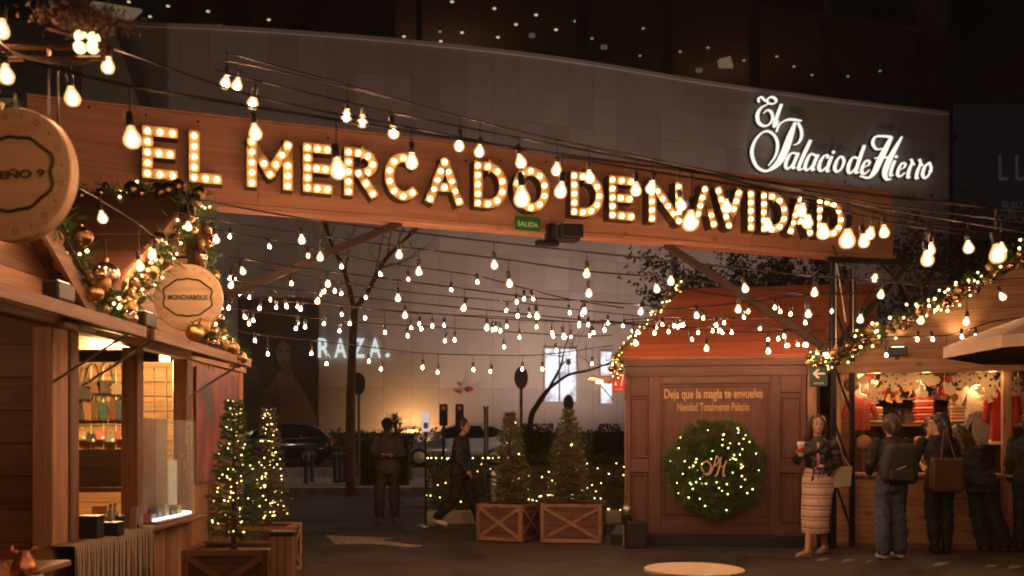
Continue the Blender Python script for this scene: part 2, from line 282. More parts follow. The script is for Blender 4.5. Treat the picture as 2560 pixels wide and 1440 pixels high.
for i, (x, y) in enumerate([(1130, 3), (1236, 20), (1340, 36), (1440, 52), (1290, 60), (1390, 73), (1155, 80), (1245, 92), (1102, 102), (1010, 90), (420, 14), (375, 40), (520, 27), (322, 3), (672, 48), (1608, 70), (1100, 78), (1942, 140), (1860, 150), (1985, 165), (2030, 186), (1700, 128), (1600, 138), (960, 2), (1480, 95), (1770, 118), (2120, 190), (2200, 176)]):
    Y = (CZ - HC)*F/(HY - y); p = at(x, y, Y); link('downlight', dl if i < 15 else dl2, store, Vector((p.x, p.y, CZ - .06)) - SL)
for quad in (((232, 2), (352, 22), (325, 48), (215, 22)), ((508, 62), (548, 42), (557, 68), (520, 70)), ((1796, 148), (1826, 140), (1834, 166), (1800, 166))):
    vs = [at(x, y, 57) for x, y in quad]; m = MB().add(vs + [v + Vector((0, .3, 0)) for v in vs], [(3, 2, 1, 0), (4, 5, 6, 7), (0, 1, 5, 4), (1, 2, 6, 5), (2, 3, 7, 6), (3, 0, 4, 7)]); m.build('lit_cove', M['cove'], store, world=True)
lamp('floor_light', 'POINT', Vector((-4, 60, 22.5)) - SL, 55, (1, .6, .35), store, size=.5); lamp('floor_light', 'POINT', Vector((14, 64, 22.5)) - SL, 40, (1, .5, .3), store, size=.5)  # unseen point lights added to brighten the storey's ceiling and rear wall
for x, y in ((1748, 175), (1510, 117), (1330, 88)):
    p = at(x, y, 56); MB().box(p.x - .18, p.x + .18, 56, 56.1, p.z - .12, p.z + .12).build('small_screen', emis('screen_%d' % x, (.8, .75, .8), .08), store, world=True)
# left wing with a leaning edge
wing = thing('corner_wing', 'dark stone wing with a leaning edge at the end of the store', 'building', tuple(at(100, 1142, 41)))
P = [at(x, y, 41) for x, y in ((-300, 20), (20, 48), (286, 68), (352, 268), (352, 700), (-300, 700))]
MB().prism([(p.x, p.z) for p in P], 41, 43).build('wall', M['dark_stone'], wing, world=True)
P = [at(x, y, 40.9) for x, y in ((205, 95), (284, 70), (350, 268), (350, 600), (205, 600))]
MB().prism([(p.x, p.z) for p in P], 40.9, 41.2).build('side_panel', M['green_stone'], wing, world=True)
# dark tower with a dim perfume poster on the far side
tower = thing('dark_tower', 'dark unlit tower beyond the stone store with a dim poster', 'building', (27, 62, 0))
MB().box(25.2, 60, 62, 80, 0, 42).build('wall', M['dark_wall'], tower, world=True)
a = at(2385, 260, 61.8); b2 = at(2620, 600, 61.8)
po = MB().box(a.x, b2.x, 61.75, 61.95, b2.z, a.z).build('poster', mat('tower_poster', (.02, .02, .024), .5, emit=(.5, .5, .7), strength=.006), tower, world=True)
mat('dim_text', (.4, .4, .42), .6, emit=(.8, .8, 1), strength=.02)
for t, x, y, h in (('BLEU', 2530, 513, 16), ('DE', 2530, 528, 10), ('CHANEL', 2540, 545, 16)):
    p = at(x, y, 61.7); text('poster_lettering', t, M['dim_text'], po, p.x - tower.location.x, p.y - tower.location.y, p.z, height=h/F*61.7)
for x0, x1, y0, y1 in ((2498, 2503, 388, 450), (2503, 2520, 444, 450), (2540, 2545, 388, 450), (2545, 2560, 444, 450)):
    a = at(x0, y0, 61.7); b2 = at(x1, y1, 61.7); MB().box(a.x, b2.x, 61.68, 61.76, b2.z, a.z).build('poster_frame_mark', M['dim_text'], po, world=False).location = -Vector(tower.location)
# ---- things on the stone wall
def wl(px, py, out=.1):                               # point on the wall seen at a pixel, moved out of it
    s = wall_at(px); p, d = arcp(s); nrm = Vector((d.y, -d.x, 0)); q = p + nrm * out; return Vector((q.x, q.y, HC - (py - HY)/F*p.y)), d
def wall_box(x0, x1, y0, y1, out0, out1):
    a, d = wl(x0, y0, 0); b2, _ = wl(x1, y1, 0); d = (Vector((b2.x, b2.y, 0)) - Vector((a.x, a.y, 0))); L = d.length; d.normalize(); nrm = Vector((d.y, -d.x, 0)); zb = b2.z; ztp = a.z
    v = []
    for z in (zb, ztp):
        for o_, t in ((out1, 0), (out1, L), (out0, L), (out0, 0)): p = Vector((a.x, a.y, 0)) + d*t + nrm*o_; v.append((p.x, p.y, z))
    return MB().add(v, [(3,2,1,0),(4,5,6,7),(0,1,5,4),(1,2,6,5),(2,3,7,6),(3,0,4,7)])
ad = thing('cosmetics_poster', 'tall dark cosmetics poster showing a bare-shouldered figure on the stone wall', 'poster', tuple(wl(696, 1130)[0]))
wall_box(595, 797, 748, 1135, .06, .16).build('board', M['poster_dark'], ad, world=True)
mat('print_skin', (.21, .115, .09), .5, var=.25, vscale=.25); mat('print_hair', (.035, .02, .015), .6); mat('print_cloth', (.13, .09, .075), .6, var=.4, vscale=.4); mat('lip_print', (.16, .03, .03), .6); mat('print_gold', (.20, .13, .08), .5)
def poster_shape(name, pts, out, mt):
    P = []
    for x, y in pts: P.append(wl(x, y, out)[0])
    MB().add(P, [tuple(range(len(P)))]).build(name, mt, ad, world=True)
def ell(cx, cy, rx, ry, n=20, a0=0): return [(cx + rx*math.cos(a0 + 2*math.pi*k/n), cy - ry*math.sin(a0 + 2*math.pi*k/n)) for k in range(n)]
poster_shape('printed_cloth', [(598, 1130), (598, 930), (625, 905), (655, 935), (672, 1000), (690, 1130)], .165, M['print_cloth'])
poster_shape('printed_shoulder', [(665, 1130), (655, 1040), (662, 975), (690, 945), (700, 915), (728, 915), (735, 945), (765, 985), (790, 1040), (796, 1090), (796, 1130)], .169, M['print_skin'])
poster_shape('printed_hair', [(690, 930), (680, 880), (692, 845), (715, 832), (738, 845), (746, 885), (742, 940), (728, 930), (700, 930)], .173, M['print_hair'])
poster_shape('printed_face', ell(709, 884, 18, 31), .177, M['print_skin'])
poster_shape('printed_neck_shade', [(700, 915), (728, 905), (732, 935), (716, 945)], .1775, M['print_cloth'])
for ex_ in (703, 721): poster_shape('printed_eye', ell(ex_, 880, 5, 3), .181, M['print_hair'])
poster_shape('printed_lips', ell(712, 903, 6, 3), .181, M['lip_print'])
poster_shape('printed_arm_shade', [(690, 960), (700, 1000), (696, 1060), (684, 1050), (682, 1000)], .173, M['print_cloth'])
poster_shape('printed_backdrop', [(740, 945), (770, 985), (796, 1045), (796, 900), (750, 890)], .165, M['print_hair'])
p, d = wl(688, 768, .18); text('poster_lettering', 'LANCÔME', M['print_gold'], ad, *(p - Vector(ad.location)), width=150/F*45, height=36/F*45, rot=(R(90), 0, math.atan2(d.y, d.x)))
rz = thing('lit_name_sign', 'white lit capital letters spelling RAZA on the stone wall', 'sign', tuple(wl(880, 893)[0]))
for ch, x in (('R', 811), ('A', 851), ('Z', 896), ('A', 937), ('.', 968)):
    if ch == '.': p, d = wl(x, 889, .2); o = text('letter', ch, M['raza'], rz, *(p - Vector(rz.location)), width=.2, depth=.06, rot=(R(90), 0, math.atan2(d.y, d.x)))
    else: p, d = wl(x, 871, .2); o = text('letter', ch, M['raza'], rz, *(p - Vector(rz.location)), width=30/F*45.5, height=48/F*45.5, depth=.06, rot=(R(90), 0, math.atan2(d.y, d.x)), bold=.02)
for i, (x0, x1, y0, y1) in enumerate(((1362, 1438, 872, 1004), (1500, 1527, 880, 1008))):
    wn = thing('shop_window', ['wide glaring white shop window in the stone wall', 'narrow glaring white shop window in the stone wall'][i], 'window', tuple(wl((x0+x1)/2, y1)[0]))
    wall_box(x0, x1, y0, y1, .04, .08).build('pane', M['window_white'], wn, world=True)
    for f in ((x0-4, x0, y0-4, y1+4), (x1, x1+4, y0-4, y1+4), (x0, x1, y0-4, y0), (x0, x1, y1, y1+4)): wall_box(*f, .04, .12).build('frame', M['stone'], wn, world=True)
    if i == 0:
        wall_box(1395, 1398, y0, y1, .08, .14).build('mullion', M['dark_stone'], wn, world=True)
        wall_box(x0, x1, 905, 908, .08, .14).build('mullion', M['dark_stone'], wn, world=True)
        wall_box(1414, 1421, 898, 913, .08, .3).build('hanging_lamp', M['black'], wn, world=True)
# ---- flowing script sign on the wall
def zs(pts): return [(1840 + x/4.7407, 220 + y/4.7407) for x, y in pts]
wm = M['window_white']; nt = wm.node_tree; tc = nt.nodes.new('ShaderNodeTexCoord'); nz = nt.nodes.new('ShaderNodeTexNoise'); nz.inputs['Scale'].default_value = 1.1; nz.inputs['Detail'].default_value = 5; cr = nt.nodes.new('ShaderNodeValToRGB'); cr.color_ramp.elements[0].position = .36; cr.color_ramp.elements[0].color = (.30, .26, .30, 1); cr.color_ramp.elements[1].position = .56; cr.color_ramp.elements[1].color = (.95, .95, 1, 1)
nt.links.new(tc.outputs['Object'], nz.inputs['Vector']); nt.links.new(nz.outputs['Fac'], cr.inputs[0]); nt.links.new(cr.outputs[0], [n for n in nt.nodes if n.type == 'EMISSION'][0].inputs[0])
mat('sign_back', (.02, .02, .02), .7)
script = [  # letter, list of strokes: (points in a 2560x1233 blow-up of the sign, pen widths)
 ('E', [([(235,190),(228,150),(262,130),(300,165),(325,175),(350,140),(395,130),(435,160),(430,195),(390,210),(345,200),(330,170)], [10,14,14,12,12,14,16,16,14,12,12,10]),
        ([(335,215),(255,260),(215,340),(230,430),(290,470),(350,455),(395,390),(380,310),(330,285),(290,320)], [10,20,28,24,18,16,18,18,12,8])]),
 ('l', [([(500,215),(455,340),(415,460),(430,475),(465,410)], [22,28,24,14,8])]),
 ('P', [([(735,410),(640,395),(560,400),(480,450),(440,540)], [10,18,18,14,12]),
        ([(660,430),(600,600),(530,790),(450,920),(330,1000),(230,970),(170,880),(150,760),(190,640),(270,550),(350,535),(420,590),(455,690),(430,820),(350,935)], [20,56,66,54,22,20,22,24,20,16,16,16,20,16,8]),
        ([(690,430),(730,510),(735,600),(700,670),(645,695)], [14,18,20,16,8])]),
 ('a', [([(690,800),(620,790),(570,860),(550,940),(580,975),(640,910),(690,800)], [10,16,24,24,16,12,10]), ([(700,790),(660,880),(635,960),(665,965)], [24,26,20,10])]),
 ('l', [([(845,640),(770,800),(705,960),(730,985),(765,960)], [26,30,26,14,8])]),
 ('a', [([(920,830),(850,800),(800,880),(780,960),(810,990),(870,930),(915,830)], [10,16,24,24,16,12,10]), ([(930,810),(890,900),(865,985),(895,985)], [24,26,20,10])]),
 ('c', [([(1040,850),(1050,820),(1010,820),(960,890),(945,970),(980,1000),(1030,950)], [20,14,14,24,26,16,8])]),
 ('i', [([(1095,830),(1060,920),(1040,1000),(1070,1000)], [24,26,20,10]), ([(1108,765),(1120,795)], [20,20])]),
 ('o', [([(1190,830),(1150,890),(1130,970),(1160,1010),(1210,970),(1240,890),(1225,840),(1190,830)], [12,22,26,16,14,20,14,12])]),
 ('d', [([(1420,860),(1350,840),(1300,920),(1290,1000),(1320,1025),(1380,960),(1420,860)], [10,16,24,24,16,12,10]), ([(1480,700),(1420,870),(1380,1010),(1410,1020)], [24,28,22,10])]),
 ('e', [([(1455,960),(1530,930),(1540,890),(1500,880),(1460,950),(1450,1010),(1480,1035),(1540,990)], [8,12,14,14,22,24,16,8])]),
 ('H', [([(1690,740),(1620,740),(1580,670),(1610,600),(1690,590),(1800,600)], [10,14,20,18,16,20]),
        ([(1800,600),(1730,740),(1660,880),(1600,1010),(1530,1080),(1430,1060)], [26,46,56,44,20,8]),
        ([(1920,600),(1830,760),(1760,900),(1720,1020),(1740,1095),(1790,1100)], [12,38,50,46,26,10]), ([(1600,850),(1700,840),(1790,850)], [8,18,10])]),
 ('i', [([(1840,880),(1805,970),(1790,1050),(1820,1050)], [22,24,20,10]), ([(1850,820),(1865,845)], [18,18])]),
 ('e', [([(1885,990),(1950,960),(1965,920),(1925,910),(1885,980),(1875,1040),(1905,1065),(1960,1020)], [8,12,14,14,20,22,14,8])]),
 ('r', [([(2030,860),(2045,900),(2010,990),(1995,1070),(2020,1075)], [16,14,22,22,10]), ([(2045,900),(2070,930)], [12,8])]),
 ('r', [([(2130,860),(2145,910),(2110,1000),(2095,1080),(2120,1085)], [16,14,22,22,10]), ([(2145,910),(2170,940)], [12,8])]),
 ('o', [([(2250,900),(2195,950),(2170,1040),(2200,1085),(2245,1040),(2270,970),(2250,900)], [14,20,24,16,12,16,14]), ([(2245,1000),(2275,1000)], [16,20])])]
ps = thing('script_store_sign', 'glowing white flowing script letters reading El Palacio de Hierro on the stone wall', 'sign', tuple(wl(2100, 450)[0]))
for ch, strokes in script:
    m = MB(); k = MB()
    for si, (pts, ws) in enumerate(strokes):
        c3 = smoothcurve([(x, y, w_) for (x, y), w_ in zip(pts, ws)], 6); nn_ = len(c3); Lft = []; Rgt = []
        for i, p in enumerate(c3):
            d = c3[min(i+1, nn_-1)] - c3[max(i-1, 0)]; d.z = 0; d = d.normalized() if d.length > 0 else Vector((1, 0, 0)); nv = Vector((-d.y, d.x, 0)); hw = max(p.z, 5) * .56
            Lft.append(p + nv*hw); Rgt.append(p - nv*hw)
        for mb, o0, o1, grow in ((m, .24 + si*.01, .36 + si*.012, 1.0), (k, .03, .235 + si*.009, 1.12)):
            fr = []
            for lp, rp in zip(Lft, Rgt):
                mid = (lp + rp)/2
                for q in (mid + (lp - mid)*grow, mid + (rp - mid)*grow):
                    (X, Y_), = zs([(q.x, q.y)])
                    for oo in (o1, o0): fr.append(wl(X, Y_, oo)[0])
            fs = []
            for i in range(nn_ - 1):
                a0 = i*4; b0 = a0 + 4   # lf, lb, rf, rb
                fs += [(a0, a0+2, b0+2, b0), (a0+1, b0+1, b0+3, a0+3), (a0, b0, b0+1, a0+1), (a0+2, a0+3, b0+3, b0+2)]
            fs += [(0, 1, 3, 2), (nn_*4-4, nn_*4-2, nn_*4-1, nn_*4-3)]
            mb.add(fr, fs)
    lo = m.build('letter', M['lit_white'], ps, world=True); k.build('letter_return', M['sign_back'], lo, world=False).location = -Vector(ps.location)
# ---- hidden floodlights added to wash the wall, and the lit orange lamp low on the wall
wo = thing('wall_lamp', 'glowing amber lamp box low on the stone wall', 'lamp', tuple(wl(1035, 1085)[0]))
wall_box(1018, 1050, 1076, 1092, .05, .4).build('lamp_box', M['lamp_orange'], wo, world=True)
wall_box(1014, 1054, 1071, 1076, .05, .45).build('hood', M['black'], wo, world=True)
p = wl(1035, 1083, 1.3)[0]; lamp('lamp_glow', 'POINT', p - Vector(wo.location), 380, (1, .5, .18), wo, size=.3)
for i, (px, e) in enumerate(((640, 520), (1010, 1300), (1290, 1950), (1480, 2150), (1900, 1900))):
    p = wl(px, 1120, 7.6)[0]; p.z = .55
    t = thing('ground_floodlight', ['floodlight on the forecourt washing the wall below the dark poster', 'floodlight on the forecourt behind the parked car', 'floodlight on the forecourt before the bare tree', 'floodlight on the forecourt below the white shop windows', 'floodlight on the forecourt behind the wreath kiosk'][i], 'floodlight', tuple(p))
    MB().box(-.2, .2, -.12, .12, .1, .38).build('housing', M['black'], t, bevel=.02); MB().box(-.05, .05, -.04, .04, 0, .12).build('bracket', M['black'], t)
    g = wl(px, 530, 0)[0]; lamp('flood_beam', 'SPOT', (0, .2, .5), e, (1, .70, .57), t, target=(g.x - p.x, g.y - p.y, g.z - p.z), size=.25, spot=122, blend=.9)

# hidden street lamps added on the far pavement to light car and road
for i, (px, py, Y, e, lb) in enumerate(((1690, 520, 28.5, 1300, 'street lamp on the far pavement behind the wreath kiosk'), (300, 420, 27, 500, 'street lamp on the far pavement behind the bag hut'))):
    c = at(px, py, Y); t = thing('street_lamp', lb, 'street lamp', (c.x, Y, .17)); h = c.z - .17; s_ = -1 if i == 0 else 1
    MB().tube([(0, 0, 0), (0, 0, h)], [.09, .05], 10).build('pole', M['black_metal'], t); MB().tube([(0, 0, h), (s_*.5, 0, h + .12), (s_*.9, 0, h + .1)], .035, 8).build('arm', M['black_metal'], t)
    BX('head', M['black_metal'], t, s_*.9 - .35, s_*.9 + .35, -.14, .14, h + .06, h + .16, .02); BX('lens', M['downlight'], t, s_*.9 - .28, s_*.9 + .28, -.1, .1, h + .04, h + .059)
    lamp('lamp_light', 'SPOT', (s_*.9, 0, h), e, (1, .80, .62), t, target=(s_*1.2, 1.0, 0), size=.2, spot=150, blend=.5)

p = at(120, 1100, 33); p.z = .42; t = thing('ground_floodlight', 'floodlight on the road washing the leaning corner wing', 'floodlight', tuple(p)); MB().box(-.2, .2, -.12, .12, .1, .38).build('housing', M['black'], t, bevel=.02); MB().box(-.05, .05, -.04, .04, 0, .12).build('bracket', M['black'], t)  # hidden floodlight, added only to brighten the corner wing
g = at(260, 200, 41) - p; lamp('flood_beam', 'SPOT', (0, .2, .5), 1500, (1, .72, .5), t, target=g, size=.25, spot=70, blend=.9)
# ------------------------------------------------------------------ overhead banner with marquee letters
BF = Frame(-4.72, 9.34, math.degrees(math.atan2(3.15, 8.5)))
BZ0, BZ1 = 3.765, 4.70; BL = BF.on(2233, 560)[0]; BD = .22
ban = thing('overhead_sign_beam', 'long orange plywood beam with lit marquee letters reading EL MERCADO DE NAVIDAD', 'sign', (BF.o.x, BF.o.y, BZ0), BF.a)
def bz(z): return z - BZ0
edges = [0] + [BF.on(px, 480)[0] for px in (352, 645, 1145, 1560, 1880)] + [BL]
for a, b2 in zip(edges, edges[1:]): BX('plywood_sheet', M['plywood'], ban, a + .002, b2 - .002, random.uniform(0, .003), .03, .055, bz(BZ1) - .004)
BX('bottom_board', M['plywood'], ban, 0, BL, -.012, BD, 0, .052, .004); BX('top_board', M['plywood'], ban, 0, BL, -.006, BD, bz(BZ1), bz(BZ1) + .022)
BX('rear_sheet', M['plywood'], ban, 0, BL, BD - .02, BD, .055, bz(BZ1) - .004)
for x in (.0, BL - .03): BX('end_board', M['plywood'], ban, x, x + .03, .032, BD - .022, .055, bz(BZ1) - .004)
bo = MB().lathe([(.014, -.012), (.014, .002)], 8).mesh('bolt', M['black'])
for px, py in ((223, 268), (365, 288), (496, 304), (820, 345), (1165, 402), (1250, 402), (1365, 404), (1470, 410), (1730, 440), (2010, 500), (690, 520), (1040, 556)):
    x, z = BF.on(px, py); link('bolt', bo, ban, (x, -.004, bz(z)), (R(90), 0, 0))
LD = .17                                                        # how far the letters stand out
ARC = lambda cx, cy, rx, ry, a0, a1, n=12: [(cx + rx*math.cos(R(a0 + (a1-a0)*k/n)), cy + ry*math.sin(R(a0 + (a1-a0)*k/n))) for k in range(n + 1)]
GL = {'E': [[(0, 0), (0, 1)], [(0, 1), (1, 1)], [(0, .5), (.9, .5)], [(0, 0), (1, 0)]], 'L': [[(0, 1), (0, 0)], [(0, 0), (1, 0)]],
      'M': [[(0, 0), (0, 1)], [(0, 1), (.5, .25)], [(.5, .25), (1, 1)], [(1, 1), (1, 0)]],
      'R': [[(0, 0), (0, 1)], [(0, 1), (.5, 1)] + ARC(.5, .74, .5, .26, 90, -90) + [(0, .48)], [(.45, .48), (1, 0)]],
      'C': [ARC(.55, .5, .55, .5, 50, 310, 16)], 'A': [[(0, 0), (.5, 1)], [(.5, 1), (1, 0)], [(.2, .33), (.8, .33)]],
      'D': [[(0, 0), (0, 1)], [(0, 1), (.4, 1)] + ARC(.4, .5, .6, .5, 90, -90, 14) + [(0, 0)]], 'O': [ARC(.5, .5, .5, .5, 90, 450, 22)],
      'N': [[(0, 0), (0, 1)], [(0, 1), (1, 0)], [(1, 0), (1, 1)]], 'V': [[(0, 1), (.5, 0)], [(.5, 0), (1, 1)]], 'I': [[(.5, 0), (.5, 1)]]}
mbulb = MB().ball((0, 0, 0), .0225, 8, 6).mesh('bulb', M['marquee_bulb'], True)
SW = .105
letters = [('E',355,445),('L',472,556),('M',617,733),('E',757,832),('R',860,945),('C',962,1050),('A',1065,1160),('D',1185,1270),('O',1282,1375),('D',1427,1510),('E',1523,1590),('N',1622,1708),('A',1732,1795),('V',1789,1858),('I',1870,1892),('D',1903,1972),('A',1970,2035),('D',2043,2112)]
for ch, x0, x1 in letters:
    xc = (x0 + x1)/2; t = (xc - 400)/1680; yt = 316 + t*(496 - 316); yb = 448 + t*(596 - 448)
    u0, _ = BF.on(x0, (yt+yb)/2, -LD); u1, _ = BF.on(x1, (yt+yb)/2, -LD); _, zt_ = BF.on(xc, yt, -LD); _, zb_ = BF.on(xc, yb, -LD)
    W = u1 - u0 - SW; Hh = zt_ - zb_ - SW
    if ch == 'I': W = 0
    L = link('marquee_letter', None, ban, (u0 + SW/2, 0, bz(zb_) + SW/2)) if False else None
    face = MB(); side = MB(); pts_b = []
    for si, st in enumerate(GL[ch]):
        P = [Vector((x*W if ch != 'I' else 0, z*Hh)) for x, z in st]; closed = ch == 'O'; N_ = len(P); l = []; r = []
        for i, p in enumerate(P):
            a = P[i-1] if i else (P[-2] if closed else None); b2 = P[i+1] if i < N_-1 else (P[1] if closed else None)
            d1 = (p - a).normalized() if a is not None else None; d2 = (b2 - p).normalized() if b2 is not None else None
            d = ((d1 or d2) + (d2 or d1)).normalized(); nv = Vector((-d.y, d.x)); k = 1/max(.5, nv.dot(Vector((-(d1 or d2).y, (d1 or d2).x))))
            e = Vector((0, 0))
            if a is None: e = -d*SW/2*.98
            if b2 is None: e = d*SW/2*.98
            l.append(p + e + nv*SW/2*k); r.append(p + e - nv*SW/2*k)
        o = si*.0016; yf = -LD + .025 + o; yr = -LD + o; n = len(P)
        for i in range(n - 1):
            face.add([(l[i].x, yf, l[i].y), (r[i].x, yf, r[i].y), (r[i+1].x, yf, r[i+1].y), (l[i+1].x, yf, l[i+1].y)], [(0, 1, 2, 3)])
        for e in (l, r):
            for i in range(n - 1):
                a, b2 = e[i], e[i+1]; side.add([(a.x, 0, a.y), (b2.x, 0, b2.y), (b2.x, yr, b2.y), (a.x, yr, a.y)], [(0, 1, 2, 3)])
        if not closed:
            for i in (0, n-1): a, b2 = l[i], r[i]; side.add([(a.x, 0, a.y), (b2.x, 0, b2.y), (b2.x, yr, b2.y), (a.x, yr, a.y)], [(0, 1, 2, 3)])
        ln = sum((P[i+1]-P[i]).length for i in range(n-1)); nb = max(1, round(ln/.116)); 
        for k in range(nb + 1):
            s_ = ln*k/nb; i = 0
            while i < n-2 and s_ > (P[i+1]-P[i]).length: s_ -= (P[i+1]-P[i]).length; i += 1
            q = P[i] + (P[i+1]-P[i]).normalized()*s_
            if all((q - z_).length > .075 for z_ in pts_b): pts_b.append(q)
    lo = face.build('marquee_letter', M['letter_face'], ban); lo.location = (u0 + SW/2, -.002, bz(zb_) + SW/2)
    side.build('channel_side', M['letter_side'], lo)
    for q in pts_b:
        if random.random() < .985: link('bulb', mbulb, lo, (q.x, -LD + .008, q.y))
# supports: braces, post truss at one end
mat('brace', (.035, .018, .012), .7)
def bar_thing(name, label, cat, a, b2, wdt, mt):
    o = MB().bar(a, b2, wdt).build(name, mt, None, bevel=.008); return tag(o, label, cat)
pA = BF.W(*[BF.on(1672, 606)[0], .1, 0]); pA.z = BZ0 + .01
tb = at(2060, 868, 12.0)
bar_thing('brace', 'brown diagonal brace from the sign beam down to the truss post beside the wreath kiosk', 'brace', (pA.x, pA.y, pA.z), tb, .085, M['brace'])
pB = BF.W(*[BF.on(1005, 556)[0], .1, 0]); pB.z = BZ0 + .01
bar_thing('brace', 'brown diagonal brace from the sign beam down to the left market hut roof', 'brace', pB, at(560, 742, 9.75), .085, M['brace'])
tr = thing('truss_post', 'tall black steel truss post with bright edges holding the end of the sign beam', 'post', (4.1, 12.0, 0))
def trb(name, a, b2, r, mt='black_metal'): MB().tube([a, b2], r, 6).build(name, M[mt], tr, world=True)
q0 = at(2083, 655, 11.95); q1 = at(2130, 668, 12.1)
MB().box(q0.x - .035, q0.x + .035, 11.92, 11.99, 0, q0.z).build('chord', M['black_metal'], tr, bevel=.008, world=True)
MB().box(q1.x - .03, q1.x + .03, 12.07, 12.13, 0, q1.z).build('chord', M['black_metal'], tr, bevel=.008, world=True)
for k in range(5):
    z0 = .2 + k*.72; trb('lattice_rod', (q0.x, 11.955, z0 + .7), (q1.x, 12.1, z0), .014)
trb('edge_tube', (q0.x + .02, 11.91, 2.4), (q0.x + .02, 11.91, q0.z - .02), .010, 'alu'); trb('edge_tube', (q0.x + .03, 11.9, q0.z - .04), at(2114, 805, 11.9), .013, 'alu')
trb('edge_tube', (q0.x + .02, 11.91, q0.z - .03), (q1.x, 12.05, q1.z - .02), .012, 'alu'); trb('edge_tube', (q1.x, 12.06, q1.z), (q1.x, 12.06, 2.7), .011, 'alu')
h0 = at(2068, 648, 12.0); h1 = at(2272, 656, 12.2); pE = BF.W(BL - .5, .1, BZ0 + .02); MB().bar((h0.x, 12.0, h0.z), pE, .05).build('tie_bar', M['black_metal'], tr, world=True)
MB().bar(h0, h1, .09, .06).build('top_beam', M['black_metal'], tr, world=True); MB().bar(h1, at(2150, 800, 12.1), .06).build('top_brace', M['black_metal'], tr, world=True)
# SALIDA plate, camera box
x0, z1 = BF.on(1288, 540, -.03); x1, z0 = BF.on(1350, 579, -.03); p = BF.W(x0, -.03, z0)
sg = thing('exit_sign', 'small green sign reading SALIDA on the sign beam', 'sign', p, BF.a)
BX('plate', mat('exit_green', (.012, .14, .012), .5, emit=(.05, .5, .03), strength=.035), sg, 0, x1 - x0, -.006, .016, 0, z1 - z0, .003)
text('lettering', 'SALIDA', mat('exit_white', (.55, .55, .4), .6, emit=(.8, .8, .5), strength=.12), sg, (x1-x0)*.5, -.009, (z1-z0)*.45, width=(x1-x0)*.82, height=(z1-z0)*.36)
x0, z0 = BF.on(1380, 600, -.2); p = BF.W(x0, -.2, z0)
cb = thing('projector_lamp', 'black box projector clamped under the sign beam beside the green sign', 'projector', p, BF.a)
k = 12/F*.97
BX('body', M['black'], cb, .03, .34, -.06, .12, 0, .19, .02); BX('lens_hood', M['black'], cb, .08, .36, -.10, -.06, .03, .20, .015); BX('clamp', M['black_metal'], cb, .0, .1, .1, .24, -.02, .22, .01); BX('arm', M['black_metal'], cb, -.18, .1, .0, .1, -.06, -.0, .015)
# ------------------------------------------------------------------ greenery helpers
def tuft(m, p, d, L, n, w=.003, spread=.7, rnd=random):
    d = Vector(d).normalized(); u = d.orthogonal().normalized(); v = d.cross(u)
    for k in range(n):
        a = rnd.uniform(0, 6.283); s = rnd.uniform(.25, 1)*spread; q = (d + (u*math.cos(a) + v*math.sin(a))*s).normalized(); l = L*rnd.uniform(.6, 1.1)
        t = q.cross(Vector((rnd.uniform(-1, 1), rnd.uniform(-1, 1), rnd.uniform(-1, 1)))).normalized()*w
        b = Vector(p) + d*rnd.uniform(-.3, .3)*L; m.add([b - t, b + t, b + q*l], [(0, 1, 2)])
def lights_part(pts, parent, mt='fairy', r=.007, name='fairy_light'):
    m = MB()
    for p in pts: m.ball(p, r*random.uniform(.8, 1.25), 5, 4)
    o = m.build(name, M[mt], parent, True); o['kind'] = 'stuff'; return o
def conifer(name, label, loc, h, rad, nlight, mt='needle', group=None, light='fairy', seed=1, r0=.009, dens=1.0):
    rnd = random.Random(seed); t = thing(name, label, 'tree', loc, rnd.uniform(0, 6), group)
    MB().tube([(0, 0, 0), (rnd.uniform(-.02, .02), 0, h*.5), (0, rnd.uniform(-.02, .02), h)], [.028, .018, .004], 6).build('trunk', M['bark'], t)
    m = MB(); br = MB(); lp = []; z = h*.13
    while z < h*.985:
        f = 1 - z/h; nb = max(3, int((5 + 6*f)*dens)); a0 = rnd.uniform(0, 6.28)
        for k in range(nb):
            a = a0 + 6.283*k/nb + rnd.uniform(-.25, .25); L = rad*(f**.85)*rnd.uniform(.65, 1.12) + .03; droop = -.25*f + .35*(1 - f)
            D = Vector((math.cos(a), math.sin(a), 0)); steps = max(3, int(L/.045)); p0 = Vector((0, 0, min(h*.98, z + rnd.uniform(-.035, .035)))); droop += rnd.uniform(-.25, .2); pts = []
            for s_ in range(steps + 1):
                q = s_/steps; pts.append(p0 + D*L*q + Vector((0, 0, L*(droop*q + .22*q*q))))
            br.tube(pts, [.006*(1 - .8*i/steps) + .001 for i in range(steps+1)], 4, False)
            for s_ in range(1, steps + 1):
                p = pts[s_]; d = (pts[s_] - pts[s_-1]); tuft(m, p, d, .062, 7, .003, .85, rnd)
                if s_ > 1:
                    sd = D.cross(Vector((0, 0, 1)))*(1 if s_ % 2 else -1); l2 = L*.38*(1 - .6*s_/steps)
                    for e in (.35, .7, 1.0): tuft(m, p + (sd + D*.7).normalized()*l2*e, sd + D*.7, .055, 6, .003, .85, rnd)
            if rnd.random() < 1: lp += [pts[rnd.randint(1, steps)] + Vector((rnd.uniform(-.02, .02), rnd.uniform(-.02, .02), .012)) for _ in range(2)]
        z += h*.055*(.6 + .5*f)
    crown = m.build('crown', M[mt], t); crown['kind'] = 'stuff'; br.build('branches', M['bark'], t)
    rnd.shuffle(lp)
    if nlight: lights_part(lp[:nlight], t, light, r0)
    return t
